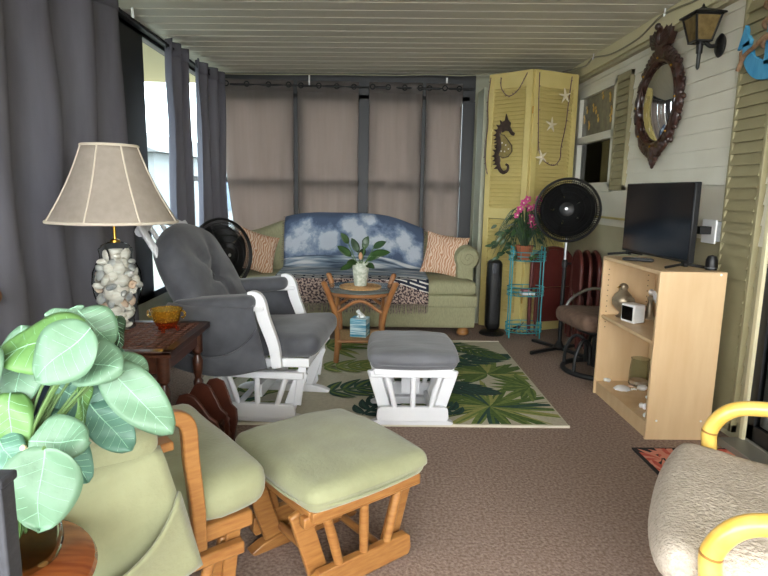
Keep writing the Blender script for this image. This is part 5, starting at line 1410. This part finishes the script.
def eucalyptus():
    r = thing('eucalyptus_bunch', 'bunch of large mint green eucalyptus leaves in the clear vase', 'plant', (-.607, .905, .585))
    O = V((-.607, .905, .585)); rnd = random.Random(21)
    def leaf(base, tip, w, m, nrm=(.1, -.85, .5), curl=.12, fold=.18):
        base, tip = V(base)-O, V(tip)-O; d = tip-base; L = d.length
        b = MB(); dn = d.normalized(); n = V(nrm); n = (n-dn*n.dot(dn)).normalized(); sd = dn.cross(n)
        def fn(u, v):
            x = 2*u-1; ww = w/2*(math.sin(PI*min(1, (.02+.98*v)**.80)) if v < .999 else 0)**.55
            wav = .006*math.sin(v*7+x*2+w*90)
            return tuple(base+d*v+sd*(x*ww)+n*(-curl*L*(v*v-v*.3)+fold*abs(x)*ww-.20*x*x*ww+wav))
        b.grid(fn, 10, 16); o = b.build('leaf', m, r, solid=.0015, ang=180)
        vn = MB(); vn.tube([V(fn(.5, i/16))+n*.0009 for i in range(16)], [.0012*(1-i/22) for i in range(16)], 5)
        for k in range(1, 7):
            v0 = k/8
            for u1 in (.10, .90): vn.tube([V(fn(.5, v0))+n*.001, V(fn(.5+(u1-.5)*.5, min(1, v0+.07)))+n*.0012, V(fn(u1, min(1, v0+.12)))+n*.0012], .0003, 4)
        vn.build('leaf_vein', 'leaf_vein', o)
        return base
    S = 1.0
    L = [ # base, tip, width, material
        ((-.475, .95, .955), (-.625, .93, .93), .095, 'leaf_olive', (.1, -.7, .75)),
        ((-.455, .92, .975), (-.535, .88, .90), .085, 'leaf_mint', (.1, -.8, .5)),
        ((-.505, .95, .915), (-.415, .93, .905), .075, 'leaf_mint', (0, -.75, .65)),
        ((-.515, 1.0, .985), (-.455, .99, .93), .066, 'leaf_mint', (.2, -.8, .6)),
        ((-.475, 1.06, .965), (-.468, 1.04, .905), .030, 'leaf_spear', (.9, -.6, .1)),
        ((-.605, .99, .96), (-.600, .93, .83), .075, 'leaf_mint', (-.1, -.9, .3)),
        ((-.60, .93, .86), (-.58, .88, .765), .06, 'leaf_olive', (.2, -.9, .3)),
        ((-.535, .87, .80), (-.440, .85, .815), .072, 'leaf_mint', (0, -.75, .65)),
        ((-.475, .80, .825), (-.480, .77, .705), .092, 'leaf_mint', (.15, -.9, .35)),
        ((-.465, .98, .895), (-.345, .955, .780), .070, 'leaf_mint', (.1, -.8, .5)),
        ((-.455, 1.0, .90), (-.405, 1.02, .865), .045, 'leaf_mint', (0, -.7, .7)),
        ((-.505, 1.0, .815), (-.430, .98, .735), .062, 'leaf_teal', (.2, -.9, .3)),
        ((-.59, 1.03, .80), (-.515, 1.05, .84), .065, 'leaf_teal', (0, -.9, .3)),
        ((-.515, .92, .785), (-.47, .90, .715), .05, 'leaf_teal', (.3, -.9, .1)),
        ((-.595, 1.04, .965), (-.53, 1.05, .985), .022, 'leaf_mint', (0, -.5, .8)),
        ((-.575, .91, .735), (-.545, .88, .665), .05, 'leaf_olive', (.3, -.9, .2)),
        ((-.61, .90, .80), (-.555, .87, .745), .05, 'leaf_teal', (.1, -.9, .4)),
        ((-.56, 1.02, .885), (-.49, 1.03, .835), .06, 'leaf_spear', (.1, -.9, .3)),
        ((-.54, 1.03, .76), (-.48, 1.02, .80), .055, 'leaf_teal', (.1, -.9, .2)),
        ((-.59, 1.0, .74), (-.545, .98, .70), .06, 'leaf_teal', (.1, -.9, .2)),
        ((-.50, .98, .87), (-.505, .96, .775), .024, 'leaf_olive', (.9, -.5, .1)),
        ((-.62, .92, .95), (-.655, .90, .86), .07, 'leaf_mint', (0, -.9, .3)),
        ((-.46, 1.03, .83), (-.40, 1.01, .79), .05, 'leaf_teal', (.1, -.8, .5)),
        ((-.56, 1.0, .85), (-.48, .99, .79), .07, 'leaf_teal', (.1, -.9, .3)), ((-.60, 1.02, .90), (-.53, 1.03, .86), .07, 'leaf_mint', (.1, -.9, .4)), ((-.53, 1.04, .90), (-.45, 1.04, .86), .065, 'leaf_teal', (.1, -.8, .5)), ((-.59, .98, .80), (-.53, .96, .74), .065, 'leaf_teal', (.1, -.9, .3)), ((-.50, 1.04, .77), (-.44, 1.02, .83), .06, 'leaf_mint', (.1, -.9, .3)),
    ]
    for (p, q, w, m, n) in L:
        leaf(p, q, w*1.2, m, n)
        b = MB(); pp = V(p)-O; b.tube(bez([(rnd.uniform(-.02, .02), rnd.uniform(-.02, .02), .03), (pp.x*.35, pp.y*.35, .03+pp.z*.5), pp], 6), .0025, 6); b.build('stem', 'stem', r)
    for (cx, cy, cz) in ((-.555, .86, .735), (-.545, .88, .775)):
        for k in range(9):
            b = MB(); b.ball(V((cx, cy, cz))-O+V((rnd.uniform(-.018, .018), rnd.uniform(-.012, .012), rnd.uniform(-.014, .014))), .0055, seg=8, rings=6); b.build('berry', 'berry', r)
eucalyptus()
r = thing('dark_post', 'charcoal grained wooden post at the lower left picture edge', 'post', (-.457, .665, 0))
b = MB(); b.box((0, 0, .42), (.028, .028, .84)); b.build('post', 'darkpost', r, bevel=.003)
b = MB(); b.box((0, 0, .01), (.09, .09, .02)); b.build('base_plate', 'darkpost', r, bevel=.003)
b = MB(); b.box((0, 0, .846), (.034, .034, .012)); b.build('cap', 'darkpost', r, bevel=.003)
